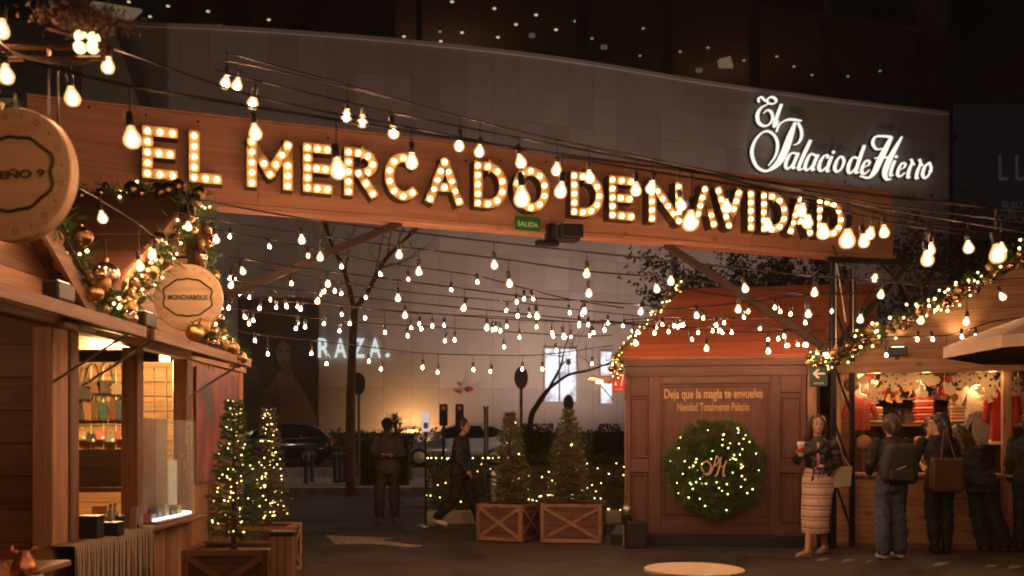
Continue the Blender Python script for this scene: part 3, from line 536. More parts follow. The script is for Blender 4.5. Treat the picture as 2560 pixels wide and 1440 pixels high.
def garland(name, label, path, thick, nb, balls=('gold', 'champagne', 'bronze', 'matte_gold'), nl=30, rb=(.05, .085), seed=3, tn=1.0, lr=.011):
    rnd = random.Random(seed); P = smoothcurve(path, 14); t = thing(name, label, 'garland', tuple(P[0])); o = P[0]; m = MB(); lp = []
    MB().tube([p - o for p in P], .012, 5).build('stem', M['bark'], t)
    ln = sum((b - a).length for a, b in zip(P, P[1:]))
    for k in range(int(ln/.012*tn)):
        p = P[rnd.randrange(len(P))] - o; d = Vector((rnd.gauss(0, 1), rnd.gauss(0, 1), rnd.gauss(0, 1))).normalized(); tuft(m, p + d*thick*rnd.uniform(.2, 1.0), d, .085, 6, .004, .75, rnd)
        if k % 2 == 0: lp.append(p + d*thick*rnd.uniform(.8, 1.25))
    m.build('foliage', M['needle'], t)['kind'] = 'stuff'
    for k in range(nb):
        f = (k + rnd.uniform(.1, .9))/nb; p = P[min(len(P)-1, int(f*len(P)))] - o; d = Vector((rnd.gauss(0, 1), rnd.gauss(0, 1)-.8, rnd.gauss(0, 1))).normalized(); r = rnd.uniform(*rb)
        bl = MB().ball((0, 0, 0), r, 16, 10).build('bauble', M[rnd.choice(balls)], t, True); bl.location = p + d*(thick*.6 + r*.3)
        MB().lathe([(r*.16, 0), (r*.16, r*.22)], 8, (0, 0, r*.94)).build('bauble_cap', M['gold'], bl)
    rnd.shuffle(lp); lights_part(lp[:nl], t, 'fairy', lr); return t
# ------------------------------------------------------------------ gabled huts
def gable_planks(parent, mt, w, eave, apex, xa, y0, y1, step=.17, name='gable_plank', gap=.006):
    z = eave
    while z < apex - .03:
        z2 = min(apex - .01, z + step); l0 = xa*(z - eave)/(apex - eave); r0 = w - (w - xa)*(z - eave)/(apex - eave); l1 = xa*(z2 - gap - eave)/(apex - eave); r1 = w - (w - xa)*(z2 - gap - eave)/(apex - eave)
        j = random.uniform(-.004, .004); MB().prism([(l0, z), (r0, z), (r1, z2 - gap), (l1, z2 - gap)], y0 + j, y1 + j).build(name, mt, parent); z = z2
def roof_slope(parent, a, b2, y0, y1, mt, n=7, th=.035, name='roof_board'):    # a (eave x,z) to b (ridge x,z)
    a = Vector(a); b2 = Vector(b2); d = (b2 - a)/n; nv = Vector((-d.y, d.x)).normalized()
    if nv.y < 0: nv = -nv
    for i in range(n):
        p = a + d*i; q = a + d*(i + .985); o = nv*random.uniform(0, .006); MB().prism([tuple(p + o), tuple(q + o), tuple(q + nv*th + o), tuple(p + nv*th + o)], y0, y1).build(name, mt, parent)
def planks_h(parent, mt, x0, x1, y0, y1, z0, z1, n, name='plank', gap=.008):   # horizontal planks on a front-facing wall
    h = (z1 - z0)/n
    for i in range(n): j = random.uniform(-.003, .003); BX(name, mt, parent, x0, x1, y0 + j, y1 + j, z0 + i*h + gap/2, z0 + (i+1)*h - gap/2)
def planks_v(parent, mt, x0, x1, y0, y1, z0, z1, n, name='plank', gap=.006):
    h = (x1 - x0)/n
    for i in range(n): j = random.uniform(-.003, .003); BX(name, mt, parent, x0 + i*h + gap/2, x0 + (i+1)*h - gap/2, y0 + j, y1 + j, z0, z1)
def planks_side(parent, mt, x0, x1, y0, y1, z0, z1, n, name='plank', gap=.006):
    h = (z1 - z0)/n
    for i in range(n): j = random.uniform(-.003, .003); BX(name, mt, parent, x0 + j, x1 + j, y0, y1, z0 + i*h + gap/2, z0 + (i+1)*h - gap/2)
def floodlight(label, W, aim, energy=14, rz=0, spot=80, group=None):
    t = thing('flood_lamp', label, 'floodlight', W, rz, group)
    BX('housing', M['black'], t, -.11, .11, -.05, .05, .02, .13, .012); BX('bracket', M['black_metal'], t, -.02, .02, -.02, .02, -.02, .02)
    a = Vector(aim) - Vector(W); a = Matrix.Rotation(-rz, 3, 'Z') @ a; a.normalize()
    BX('lens', M['flood'], t, -.07, .07, -.03, .03, .131, .134)
    lamp('beam', 'SPOT', Vector((0, 0, .16)) + a*.02, energy, (1, .60, .26), t, target=Vector((0, 0, .16)) + a, size=.04, spot=spot); return t
CX = -2.95; CZ0 = .67                                            # facade line of the left huts; counter height
def left_hut(oy, label, second):
    t = thing('market_hut', label, 'market hut', (CX, oy, 0), R(90)); w = 4.1; xa = 2.05; ev, ap = 2.2, 3.46; gw = 2.62 if second else w
    wd = M['pine_x']
    gable_planks(t, wd, gw, ev, ap, xa, -.02, .0, .165)
    BX('header_beam', M['pine_x'], t, -.02, w + .02, -.04, .06, 2.08, 2.195, .006)
    roof_slope(t, (.0, ev - .0), (xa, ap + .03), -.16, 2.5, M['dark_pine_y']); roof_slope(t, (gw, ev - .0), (xa, ap + .03), -.16, 2.5, M['dark_pine_y'])
    MB().bar((.03, -.17, ev - .01), (xa, -.17, ap + .02), .03, .11).build('rake_board', M['pine_x'], t); MB().bar((gw - .03, -.17, ev - .01), (xa, -.17, ap + .02), .03, .11).build('rake_board', M['pine_x'], t)
    for x in ((0, 1.14, 2.28, 3.98) if second else (0, 1.6, 3.84)): BX('post', M['pine_z'], t, x, x + (.12 if second else .22), -.012, .12, 0, 2.08, .008)
    # far end wall (its inner face is what one sees), near end wall, back wall, floor
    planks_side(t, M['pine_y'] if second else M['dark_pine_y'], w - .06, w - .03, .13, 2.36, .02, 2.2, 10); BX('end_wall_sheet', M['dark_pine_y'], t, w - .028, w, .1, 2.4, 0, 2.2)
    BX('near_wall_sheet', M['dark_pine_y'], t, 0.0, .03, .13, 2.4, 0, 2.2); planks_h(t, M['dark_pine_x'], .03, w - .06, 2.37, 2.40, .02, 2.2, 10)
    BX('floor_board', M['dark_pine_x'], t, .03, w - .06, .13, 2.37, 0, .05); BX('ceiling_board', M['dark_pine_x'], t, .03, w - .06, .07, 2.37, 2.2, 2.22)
    # counter and boards below it
    BX('counter', M['pine_x'], t, .0, 2.40 if second else 3.15, -.16 if second else -.45, .42, CZ0 - .035, CZ0, .006)
    planks_v(t, M['pine_z'], .12, 2.28, -.014, .012, .03, CZ0 - .036, 16, 'front_board')
    # raised flap with struts
    for x0, x1 in ((.03, 2.36 if second else 3.95),):
        for i in range(4):
            y = -.04 - .125*i; z = 2.17 - .035*i; MB().prism([(x0, 0), (x1, 0), (x1, .025), (x0, .025)], -.12, 0).build('flap_board', M['pine_x'], t).location = (0, y, z)
        BX('flap_edge', M['pine_x'], t, x0 - .02, x1 + .02, -.565, -.54, 2.015, 2.09, .004)
        for x in (x0, x1 - .05): MB().bar((x + .025, -.05, 2.14), (x + .025, -.54, 2.035), .05, .045).build('flap_rib', M['dark_pine_y'], t)
        for x in (x0 + .12, x1 - .12): MB().tube([(x, -.50, 2.03), (x, -.02, 1.72)], .009, 6).build('strut', M['steel'], t)
    # closed bay beyond the window
    if second: planks_v(t, M['pine_z'], 2.40, 3.98, -.002, .02, .03, 2.08, 9, 'bay_board')
    return t
h1_ = left_hut(2.3, 'nearest left wooden hut with dim plank wall, copper jug on its counter', False)
h2_ = left_hut(6.4, 'left wooden hut with lit bag display, glass case and striped cloth on the counter', True)
HF = Frame(CX, 6.4, 90)
# window bay of hut 2: glass case with a cold strip of light
gc = thing('glass_case', 'glass display case with a cold white light strip in the hut window', 'display case', (CX, 7.9, CZ0), R(90))
mat('clear_glass', (.9, .95, .95), .05, alpha=.12, spec=.6); mat('case_back', (.32, .22, .18), .6, var=.2); mat('pale_panel', (.55, .55, .48), .5, emit=(.8, .9, .7), strength=.10)
BX('front_pane', M['clear_glass'], gc, -.2, .74, -.10, -.094, .02, .85); BX('base', M['pine_x'], gc, -.2, .74, -.12, .36, 0.001, .02)
BX('back_panel', M['case_back'], gc, -.1, .47, .055, .07, .02, .86); BX('side_panel', M['pale_panel'], gc, .49, .70, .05, .06, .04, .50)
MB().tube([(-.19, -.07, .035), (.3, -.085, .035), (.68, -.075, .035), (.7, .0, .04)], .011, 6).build('light_strip', M['led'], gc)
for k in range(5): BX('small_box', mat('small_box_%d' % k, [(.35, .12, .1), (.15, .2, .3), (.5, .4, .25), (.1, .1, .12), (.4, .3, .1)][k], .5), gc, -.12 + k*.15, -.02 + k*.15, -.03, .045, .021, .08 + .03*(k % 3), .004)
# wire grid with hanging bags on the far inner wall of hut 2
gw = thing('wire_grid', 'pale wire grid on the lit inner wall holding hanging bags', 'wire grid', (CX - .5, 6.4 + 4.0, .9), 0)
mat('wire', (.45, .38, .28), .4, .5)
for k in range(13): MB().tube([(-1.65 + k*.135, 0, 0), (-1.65 + k*.135, 0, 1.25)], .005, 5).build('wire', M['wire'], gw)
for k in range(9): MB().tube([(-1.68, -.011, k*.155), (0, -.011, k*.155)], .005, 5).build('wire', M['wire'], gw)
def handbag(label, X, z, w_, h_, col, strap=.2, Y=10.33, group='bags hung on the wire grid', dep=.08):
    t = thing('handbag', label, 'bag', (X, Y, z), 0, group); mt = mat('bag_%s_%d' % (label.split()[0], int(abs(X)*1000)), col, .55, bump=.1, bscale=30)
    MB().prism([(-w_*.42, 0), (w_*.42, 0), (w_*.5, h_*.3), (w_*.46, h_), (-w_*.46, h_), (-w_*.5, h_*.3)], -dep, 0).build('bag_body', mt, t, bevel=.012)
    MB().prism([(-w_*.44, h_*.55), (0, h_*.42), (w_*.44, h_*.55), (w_*.47, h_*1.01), (-w_*.47, h_*1.01)], -dep - .012, -dep - .002).build('flap', mt, t)
    MB().tube(smoothcurve([(-w_*.42, -dep/2, h_*.95), (-w_*.2, -dep/2, h_ + strap*.85), (0, -dep/2 + .02, h_ + strap), (w_*.2, -dep/2, h_ + strap*.85), (w_*.42, -dep/2, h_*.95)], 5), .008, 5).build('strap', mt, t); return t
for i, (px, py, w_, h_, col, lb) in enumerate(((217, 1000, .17, .14, (.05, .04, .04), 'black'), (238, 985, .2, .12, (.16, .07, .03), 'brown'), (270, 985, .17, .14, (.05, .03, .02), 'dark brown'), (300, 988, .16, .12, (.22, .15, .1), 'tan'))):
    p = at(px, py, 10.33); handbag(lb + ' shoulder bag in the upper row on the lit wire grid', p.x, p.z, w_, h_, col)
for i, (px, w_, col, lb) in enumerate(((202, .08, (.03, .03, .035), 'black'), (222, .09, (.25, .12, .05), 'tan'), (240, .07, (.1, .05, .03), 'brown'), (260, .09, (.03, .07, .06), 'dark green'), (285, .08, (.1, .03, .02), 'oxblood'), (302, .07, (.02, .04, .06), 'navy'))):
    p = at(px, 1052, 10.33); handbag(lb + ' slim pouch in the lower row on the lit wire grid', p.x, p.z, w_, .19, col, .07, dep=.04)
def put(name, label, cat, parts, X, Y, Z, rz=0, group=None):
    t = thing(name, label, cat, (X, Y, Z), rz, group)
    for nm, mb, mt, *r in parts: mb.build(nm, mt, t, *(r or [False]), bevel=0)
    return t
mat('grey_cloth', (.13, .11, .11), .8, bump=.3, bscale=120); mat('dark_cloth', (.02, .018, .02), .8, bump=.3, bscale=90); mat('salmon', (.55, .2, .14), .6); mat('card', (.5, .42, .34), .7); mat('bottle', (.3, .3, .3), .1, spec=.8)
p = at(255, 1215, 8.6)
put('satchel', 'large grey fabric satchel standing behind the hut counter', 'bag', [('bag_body', MB().prism([(-.22, 0), (.2, 0), (.21, .3), (-.2, .3)], -.07, .07), M['grey_cloth']), ('flap', MB().prism([(-.2, .17), (.22, .17), (.22, .33), (-.2, .33)], -.095, -.072), M['grey_cloth']), ('strap', MB().bar((.23, 0, .02), (.23, 0, .3), .03, .12), M['dark_cloth'])], p.x, 8.6, p.z)
put('display_table', 'dark display table behind the hut counter', 'table', [('table_top', MB().box(-.55, .35, -.3, .3, -.04, 0), M['dark_pine_x'])] + [('leg', MB().box(x, x + .05, y, y + .05, -(p.z - .05), -.04), M['dark_pine_z']) for x in (-.54, .29) for y in (-.29, .24)], p.x, 8.6, p.z)
cz = CZ0
for nm, lb, cat, px, Y, dx, h_, mt, rz in (('greeting_card', 'salmon pink card propped on the hut counter', 'card', 242, 6.95, .10, .20, 'salmon', .25), ('price_board', 'tilted pale board leaning on the hut counter', 'board', 332, 7.35, .06, .17, 'card', -.35), ('small_card', 'small cream card on a black box on the counter', 'card', 262, 6.75, .09, .06, 'card', 0)):
    X = (px - 1280)/F*Y; t = thing(nm, lb, cat, (X, Y, cz + .001), rz)
    MB().prism([(-dx/2, 0), (dx/2, 0), (dx/2 + .02, h_), (-dx/2 + .02, h_)], -.005, .005).build('sheet', M[mt], t); MB().bar((0, .005, h_*.8), (0, .06, 0.003), .01).build('stand', M['black'], t)
for i, (px, Y, w_, h_) in enumerate(((210, 6.7, .16, .10), (245, 6.62, .14, .14), (285, 6.8, .2, .08), (300, 7.1, .12, .1))):
    X = (px - 1280)/F*Y - .05; t = thing('black_box', ['flat wide black box on the hut counter', 'tall black box on the hut counter', 'low black tray box on the hut counter', 'square black box beside the glass bottles'][i], 'box', (X, Y, cz + .001))
    BX('box_body', M['dark_cloth'], t, -w_/2, w_/2, -.06, .06, 0, h_, .005); BX('lid', M['black'], t, -w_/2 - .004, w_/2 + .004, -.064, .064, h_, h_ + .02, .003)
for i, (px, Y) in enumerate(((276, 7.0), (288, 7.06))):
    X = (px - 1280)/F*Y; t = thing('glass_bottle', ['glass bottle with a metal cap behind the salmon card', 'glass bottle with a metal cap beside its twin near the tilted board'][i], 'bottle', (X, Y, cz + .001))
    MB().lathe([(.02, 0), (.026, .01), (.026, .13), (.01, .17), (.01, .19)], 12).build('bottle_body', M['bottle'], t, True); MB().lathe([(.013, .19), (.013, .22)], 10).build('cap', M['steel'], t)
# striped cloth hanging over the counter edge
m = MB(); n = 130; a0, a1 = HF.on(188, 1400, -.17)[0], HF.on(384, 1330, -.17)[0]; rows = 7
for r in range(rows + 1):
    for k in range(n + 1):
        q = k/n; x = a0 + (a1 - a0)*q; f = r/rows
        if r == 0: y, z = .02, CZ0 + .006
        elif r == 1: y, z = -.165, CZ0 + .004
        else: f2 = (r - 1)/(rows - 1); y = -.172 - .012*math.sin(k*.95) * f2 - .006*math.sin(k*.31); z = CZ0 - .42*f2
        m.v.append((x, y, z))
for r in range(rows):
    for k in range(n): i = r*(n+1) + k; m.f.append((i, i + n + 1, i + n + 2, i + 1))
cm = mat('striped_cloth', (.4, .3, .22), .9); ntc = cm.node_tree; tc = ntc.nodes.new('ShaderNodeTexCoord'); wv = ntc.nodes.new('ShaderNodeTexWave'); wv.inputs['Scale'].default_value = 9; wv.inputs['Distortion'].default_value = .6; wv.inputs['Detail Scale'].default_value = 2
cr = ntc.nodes.new('ShaderNodeValToRGB'); cr.color_ramp.elements[0].color = (.06, .045, .04, 1); cr.color_ramp.elements[1].color = (.48, .37, .27, 1); cr.color_ramp.elements[0].position = .35; cr.color_ramp.elements[1].position = .6
ntc.links.new(tc.outputs['Object'], wv.inputs['Vector']); ntc.links.new(wv.outputs['Fac'], cr.inputs[0]); ntc.links.new(cr.outputs[0], ntc.nodes['Principled BSDF'].inputs['Base Color'])
o = m.build('striped_cloth', cm, None, True); o.location = (CX, 6.4, 0); o.rotation_euler = (0, 0, R(90)); tag(o, 'brown and cream striped cloth draped over the hut counter', 'cloth'); sm = o.modifiers.new('s', 'SOLIDIFY'); sm.thickness = .004
# printed panel on the closed bay
pp = thing('printed_panel', 'faded red and purple printed panel on the closed bay of the left hut', 'poster', (CX + .012, 8.9, .95), R(90))
pm_ = mat('panel_print', (.3, .15, .15), .4); n_ = pm_.node_tree; tc = n_.nodes.new('ShaderNodeTexCoord'); mp = n_.nodes.new('ShaderNodeMapping'); mp.inputs['Scale'].default_value = (3.5, 1, 1.2); nz = n_.nodes.new('ShaderNodeTexNoise'); nz.inputs['Scale'].default_value = 1.6; cr = n_.nodes.new('ShaderNodeValToRGB')
cr.color_ramp.elements[0].position = .3; cr.color_ramp.elements[0].color = (.10, .10, .15, 1); cr.color_ramp.elements[1].position = .7; cr.color_ramp.elements[1].color = (.40, .25, .22, 1); e = cr.color_ramp.elements.new(.45); e.color = (.20, .11, .12, 1); e = cr.color_ramp.elements.new(.55); e.color = (.38, .09, .08, 1)
n_.links.new(tc.outputs['Object'], mp.inputs[0]); n_.links.new(mp.outputs[0], nz.inputs[0]); n_.links.new(nz.outputs['Fac'], cr.inputs[0]); n_.links.new(cr.outputs[0], n_.nodes['Principled BSDF'].inputs['Base Color'])
BX('sheet', pm_, pp, .0, 1.35, -.012, 0, 0, 1.08); [BX('batten', M['pine_z'], pp, x, x + .035, -.022, -.013, -.01, 1.09) for x in (-.02, 1.335)]
# copper jug and box on the near counter
p = at(60, 1402, 4.62); t = thing('copper_jug', 'shiny copper jug with a curved handle on the near hut counter', 'jug', (p.x, p.y, CZ0))
MB().lathe([(.045, 0), (.062, .03), (.058, .08), (.035, .12), (.04, .15), (.036, .15), (.03, .12)], 18).build('jug_body', M['copper'], t, True)
MB().tube(smoothcurve([(-.035, 0, .13), (-.09, 0, .14), (-.1, 0, .08), (-.058, 0, .05)], 5), .006, 6).build('handle', M['copper'], t, True)
MB().tube([(.03, 0, .14), (.06, 0, .165)], [.016, .008], 8).build('spout', M['copper'], t, True)
p = at(28, 1410, 4.72); t = thing('copper_wire_lamp', 'little copper wire ornament beside the copper jug', 'ornament', (p.x, p.y, CZ0))
for k in range(5): MB().tube(smoothcurve([(0, 0, 0), (.05*math.cos(k*1.25), .05*math.sin(k*1.25), .07), (0, 0, .16)], 5), .003, 5).build('wire_hoop', M['copper'], t)
p = at(80, 1420, 4.5); t = thing('pale_jar', 'squat pale paper-wrapped jar before the copper jug', 'jar', (p.x + .02, p.y, CZ0)); MB().lathe([(.03, 0), (.034, .01), (.03, .05)], 12).build('jar_body', M['card'], t, True); MB().lathe([(.022, .05), (.022, .065)], 12).build('lid', M['copper'], t)
# lamps added inside the huts to brighten their walls and goods
lamp('hut_light', 'POINT', (2.55, .8, 2.02), 230, (1, .62, .21), h2_, size=.12); MB().lathe([(.05, 0), (.05, .06)], 10, (3.0, .45, 2.12)).build('ceiling_lamp', M['led_warm'], h2_); lamp('hut_light', 'POINT', (2.6, 1.0, 2.0), 13, (1, .50, .24), h1_, size=.12)
for i, (px, py, Y, e) in enumerate(((100, 752, 5.55, 26), (268, 800, 6.85, 10), (420, 838, 8.1, 22))):
    X = -2.62; floodlight(['black floodlight on the near hut flap lighting the gable planks', 'black floodlight above the hut joint below the big bauble', 'black floodlight under the small round sign'][i], (X, Y, 2.13), (CX + .02, Y - .12, 2.75), e, R(90), 75)
# round hanging signs
def round_sign(label, body, px, py, Y, r, seed, tilt):
    p = at(px, py, Y); t = thing('round_sign', label, 'sign', tuple(p), tilt); rnd = random.Random(seed)
    d = MB().lathe([(r, -.03), (r, .03)], 48); d.v = [(x, z, y) for x, y, z in d.v]; d.f = [f[::-1] for f in d.f]; d.build('disc', M['sign_wood'], t, bevel=.004)
    mat('sign_green', (.045, .06, .02), .6); pts = []
    for k in range(97):
        a = 2*math.pi*k/96; c, s_ = math.cos(a), math.sin(a); n4 = (abs(c)**2.6 + abs(s_)**2.6)**(-1/2.6); rr = r*.70*n4*.93 + r*.05*math.cos(4*a)*0 + r*.06*max(0, math.cos(2*(a - math.pi/2)))**18*1.3 - r*.03*math.cos(8*a)
        pts.append((rr*c*1.08, -.033, rr*s_*.80))
    MB().tube(pts, r*.026, 5, False).build('ogee_frame', M['sign_green'], t)
    text('lettering', body, mat('sign_ink', (.07, .06, .03), .6), t, 0, -.034, 0, width=r*1.15, height=r*.15, depth=.002, bold=.02)
    for k in range(20):
        a = 2*math.pi*k/20 + .1; q = (r*.86*math.cos(a), -.032, r*.86*math.sin(a)); sz = r*(.045 if k % 2 else .02); m = MB(); 
        if k % 2: m.tube([(q[0] + sz*math.cos(b), q[1], q[2] + sz*math.sin(b)) for b in [6.283*i/6 for i in range(7)]], r*.006, 4, False)
        else: m.add([(q[0] - sz, q[1], q[2]), (q[0], q[1], q[2] - sz*1.4), (q[0] + sz, q[1], q[2]), (q[0], q[1], q[2] + sz*1.4)], [(0, 1, 2, 3)])
        m.build('printed_ornament', M['sign_ornament'] if 'sign_ornament' in M else mat('sign_ornament', (.32, .16, .08), .7), t)
    hook = Vector((CX + .02 - p.x, 0, r + .06)); hook = Matrix.Rotation(-tilt, 3, 'Z') @ Vector((CX + .02 - p.x, 0, 0)); hook.z = r + .06
    MB().tube([(0, 0, r - .02), (0, 0, r + .06), hook], .012, 6).build('bracket', M['black_metal'], t); return t
round_sign('large round wooden sign reading DISEÑO 9 on the near hut', 'DISEÑO 9', 38, 440, 4.2, .29, 1, R(-10))
round_sign('smaller round wooden sign reading MONCHABOLIS on the second hut', 'MONCHABOLIS', 472, 745, 7.7, .268, 2, R(4))
# garlands along the left hut gables
gx = CX + .18
garland('garland', 'bauble garland down the near hut gable edge', [(gx, 4.6, 3.45), (gx, 5.5, 2.88), (gx, 6.35, 2.35), (gx, 6.62, 2.2)], .13, 30, nl=40, rb=(.04, .075), seed=5, tn=3)
garland('garland', 'bauble garland up the bag hut gable to its peak', [(gx, 6.72, 2.22), (gx, 7.4, 2.72), (gx, 8.45, 3.44)], .14, 36, nl=34, rb=(.04, .075), seed=6, tn=3)
garland('garland', 'bauble garland along the bag hut ridge running back', [(gx, 8.42, 3.50), (CX - .45, 8.42, 3.52), (CX - 1.5, 8.42, 3.5)], .11, 20, ('bronze', 'champagne', 'bronze'), nl=14, rb=(.04, .07), seed=7, tn=2.6)
garland('garland', 'bauble garland down the steep far gable edge of the bag hut', [(gx, 8.5, 3.42), (gx, 8.66, 3.0), (gx, 8.85, 2.6), (gx, 8.98, 2.3)], .13, 22, nl=20, rb=(.04, .07), seed=8, tn=3)
garland('garland', 'bunched golden bauble garland lying along the bag hut flap edge', [(-2.47, 7.45, 2.2), (-2.45, 7.9, 2.19), (-2.43, 8.3, 2.13), (-2.43, 8.62, 2.05)], .07, 26, ('gold', 'matte_gold', 'gold', 'champagne'), nl=14, rb=(.045, .07), seed=9, tn=1.6)
BX('lean_to_roof', M['dark_pine_x'], h2_, 2.62, 4.12, -.1, 2.45, 2.2, 2.235)
for i, (px, py, Y, r, mt) in enumerate(((268, 780, 6.75, .088, 'bronze'), (265, 690, 6.8, .1, 'champagne'))):
    t = thing('bauble', ['big bronze bauble hanging in the valley between the left huts', 'big champagne bauble above the bronze one between the left huts'][i], 'bauble', tuple(at(px, py, Y))); MB().ball((0, 0, 0), r, 24, 14).build('bauble_body', M[mt], t, True); MB().lathe([(.018, 0), (.018, .03)], 10, (0, 0, r*.97)).build('cap', M['gold'], t); MB().tube([(0, 0, r), (0, 0, r + .16)], .003, 4).build('hook', M['black_metal'], t)
# metal arm with dried flowers over the near hut
t = thing('sign_arm', 'dark metal arm carrying dried flowers above the near hut', 'bracket', tuple(at(-60, 130, 4.3)))
MB().tube([at(-60, 118, 4.3), at(262, 118, 4.3)], .012, 6).build('upper_rod', M['bronze'], t, world=True); MB().tube([at(-60, 148, 4.3), at(262, 146, 4.3)], .012, 6).build('lower_rod', M['bronze'], t, world=True)
for px in (122, 255): MB().tube([at(px, 118, 4.3), at(px, 147, 4.3)], .009, 6).build('spacer', M['bronze'], t, world=True)
MB().tube([at(122, 147, 4.3), at(122, 300, 4.22)], .005, 6).build('hanger', M['black'], t, world=True); MB().tube([at(145, 147, 4.3), at(145, 310, 4.22)], .005, 6).build('hanger', M['black'], t, world=True)
MB().bar(at(-60, 132, 4.3), (CX, 4.3, at(0, 132, 4.3).z), .03).build('wall_bar', M['black_metal'], t, world=True)
df = thing('dried_flowers', 'bunch of dried brown flowers on the metal arm over the near hut', 'flowers', tuple(at(215, 60, 4.3)))
m = MB(); rnd = random.Random(4)
for k in range(900):
    px = rnd.gauss(200, 52); py = 42 + rnd.gauss(0, 18) + (px - 200)*.12; p = at(px, py, 4.3 + rnd.gauss(0, .06)) - Vector(df.location); tuft(m, p, (rnd.gauss(0, 1), rnd.gauss(0, 1), rnd.gauss(0, 1) + .3), .03, 3, .004, .8, rnd)
m.build('petals', M['dry_leaf'], df)['kind'] = 'stuff'; MB().tube([at(120, 70, 4.3), at(260, 112, 4.3)], .01, 5).build('stem', M['bark'], df, world=True)
# ------------------------------------------------------------------ wreath kiosk
KF = Frame(1.484, 12.5, -9.4); kl = KF.on(2015, 1100)[0]
ko = thing('wreath_kiosk', 'dark panelled kiosk wall with an orange hipped roof and golden lettering', 'kiosk', (KF.o.x, KF.o.y, 0), KF.a)
def kz(py): return KF.on(1790, py)[1]
zc = 2.44; PL = M['walnut_z']; PX = M['walnut_x']
BX('plinth', M['black'], ko, -.20, kl + .0, -.14, 1.6, 0, .135, .008)
BX('back_sheet', M['walnut_z'], ko, 0, kl, .0, .04, .136, zc)
kx = lambda px: KF.on(px, 1100)[0]
for a, b2 in ((1566, 1577), (1622, 1652), (1925, 1950), (2003, 2015)): BX('stile', PL, ko, kx(a), kx(b2), -.03, -.001, .137, 2.17, .005)
for a, b2, zz in ((1577, 1622, ((.137, .28), (.93, 1.10), (1.92, 2.168))), (1652, 1925, ((.137, .36), (2.075, 2.168))), (1950, 2003, ((.137, .28), (.93, 1.10), (1.95, 2.168)))):
    for z0, z1 in zz: BX('rail', PX, ko, kx(a) + .001, kx(b2) - .001, -.026, -.001, z0, z1, .005)
def mould(a, b2, z0, z1):
    a = kx(a); b2 = kx(b2)
    for q in ((a, b2, z0, z0 + .025), (a, b2, z1 - .025, z1), (a, a + .025, z0 + .026, z1 - .026), (b2 - .025, b2, z0 + .026, z1 - .026)): BX('moulding', PX, ko, q[0], q[1], -.018, -.001, q[2], q[3], .006)
for a, b2 in ((1580, 1619), (1954, 1999)): mould(a, b2, .30, .91); mould(a, b2, 1.12, 1.90)
mould(1658, 1919, .38, 2.055)
BX('frieze', PX, ko, -.01, kl + .01, -.034, .05, 2.17, 2.30, .004); BX('cornice_lower', PX, ko, -.03, kl + .03, -.065, .05, 2.301, 2.335, .008); BX('cornice_upper', PX, ko, -.04, kl + .04, -.05, .05, 2.336, 2.46, .004)
mat('gold_letter', (.55, .36, .16), .5, .2)
x, z = KF.on(1783, 988, -.03); text('lettering', 'Deja que la magia te envuelva', M['gold_letter'], ko, x, -.0205, z, width=kx(1908) - kx(1662), height=.165, depth=.004, bold=.018)
x, z = KF.on(1783, 1017, -.03); text('lettering', 'Navidad Totalmente Palacio', M['gold_letter'], ko, x, -.006, z, width=kx(1874) - kx(1694), height=.105, depth=.004, bold=.014)
# side wall towards the aisle, of lit pale planks; far walls; roof
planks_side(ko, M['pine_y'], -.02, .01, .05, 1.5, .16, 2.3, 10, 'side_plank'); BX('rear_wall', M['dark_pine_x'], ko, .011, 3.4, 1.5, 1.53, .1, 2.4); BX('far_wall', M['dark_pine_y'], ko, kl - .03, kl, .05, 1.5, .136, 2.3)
BX('corner_post', M['pine_z'], ko, kl + .02, kl + .13, .02, .12, 0, 2.4)
e0 = KF.on(1543, 888, -.10); rg0 = KF.on(1706, 726, 1.0); rg1 = KF.on(2190, 704, 1.0); e1x = KF.on(2075, 872, -.10)[0]
EV = 2.43; RZ = (rg0[1] + rg1[1])/2
nb_ = 6
for i in range(nb_):
    f0 = i/nb_; f1 = (i + .985)/nb_; o = random.uniform(0, .006)
    def RP(f, end): 
        if end == 0: return Vector((e0[0] + (rg0[0] - e0[0])*f, -.10 + 1.1*f, EV + (RZ - EV)*f + o))
        return Vector((e1x + (rg1[0] - e1x)*f, -.10 + 1.1*f, EV + (RZ - EV)*f + o))
    a, b2, c, d = RP(f0, 0), RP(f0, 1), RP(f1, 1), RP(f1, 0); dn = Vector((0, .02, -.035))
    MB().add([a, b2, c, d, a + dn, b2 + dn, c + dn, d + dn], [(0, 1, 2, 3), (7, 6, 5, 4), (0, 4, 5, 1), (1, 5, 6, 2), (2, 6, 7, 3), (3, 7, 4, 0)]).build('roof_board', M['roof_wood'], ko)
    B = Vector((e0[0], 2.1, EV)); a2 = Vector((e0[0] + (rg0[0] - e0[0])*f0, 2.1 - 1.1*f0, EV + (RZ - EV)*f0 + o)); d2 = Vector((e0[0] + (rg0[0] - e0[0])*f1, 2.1 - 1.1*f1, EV + (RZ - EV)*f1 + o)); dn = Vector((.02, 0, -.035)); a = a + Vector((-.004, 0, .0)); d = d + Vector((-.004, 0, 0))
    MB().add([a2, a, d, d2, a2 + dn, a + dn, d + dn, d2 + dn], [(0, 1, 2, 3), (7, 6, 5, 4), (0, 4, 5, 1), (1, 5, 6, 2), (2, 6, 7, 3), (3, 7, 4, 0)]).build('hip_board', M['roof_wood'], ko)
BX('rear_roof', M['roof_wood'], ko, rg0[0], rg1[0], 1.0, 1.04, EV, RZ - .03); BX('eave_board', M['dark_pine_x'], ko, e0[0] + .02, e1x, -.085, -.06, 2.385, 2.425)
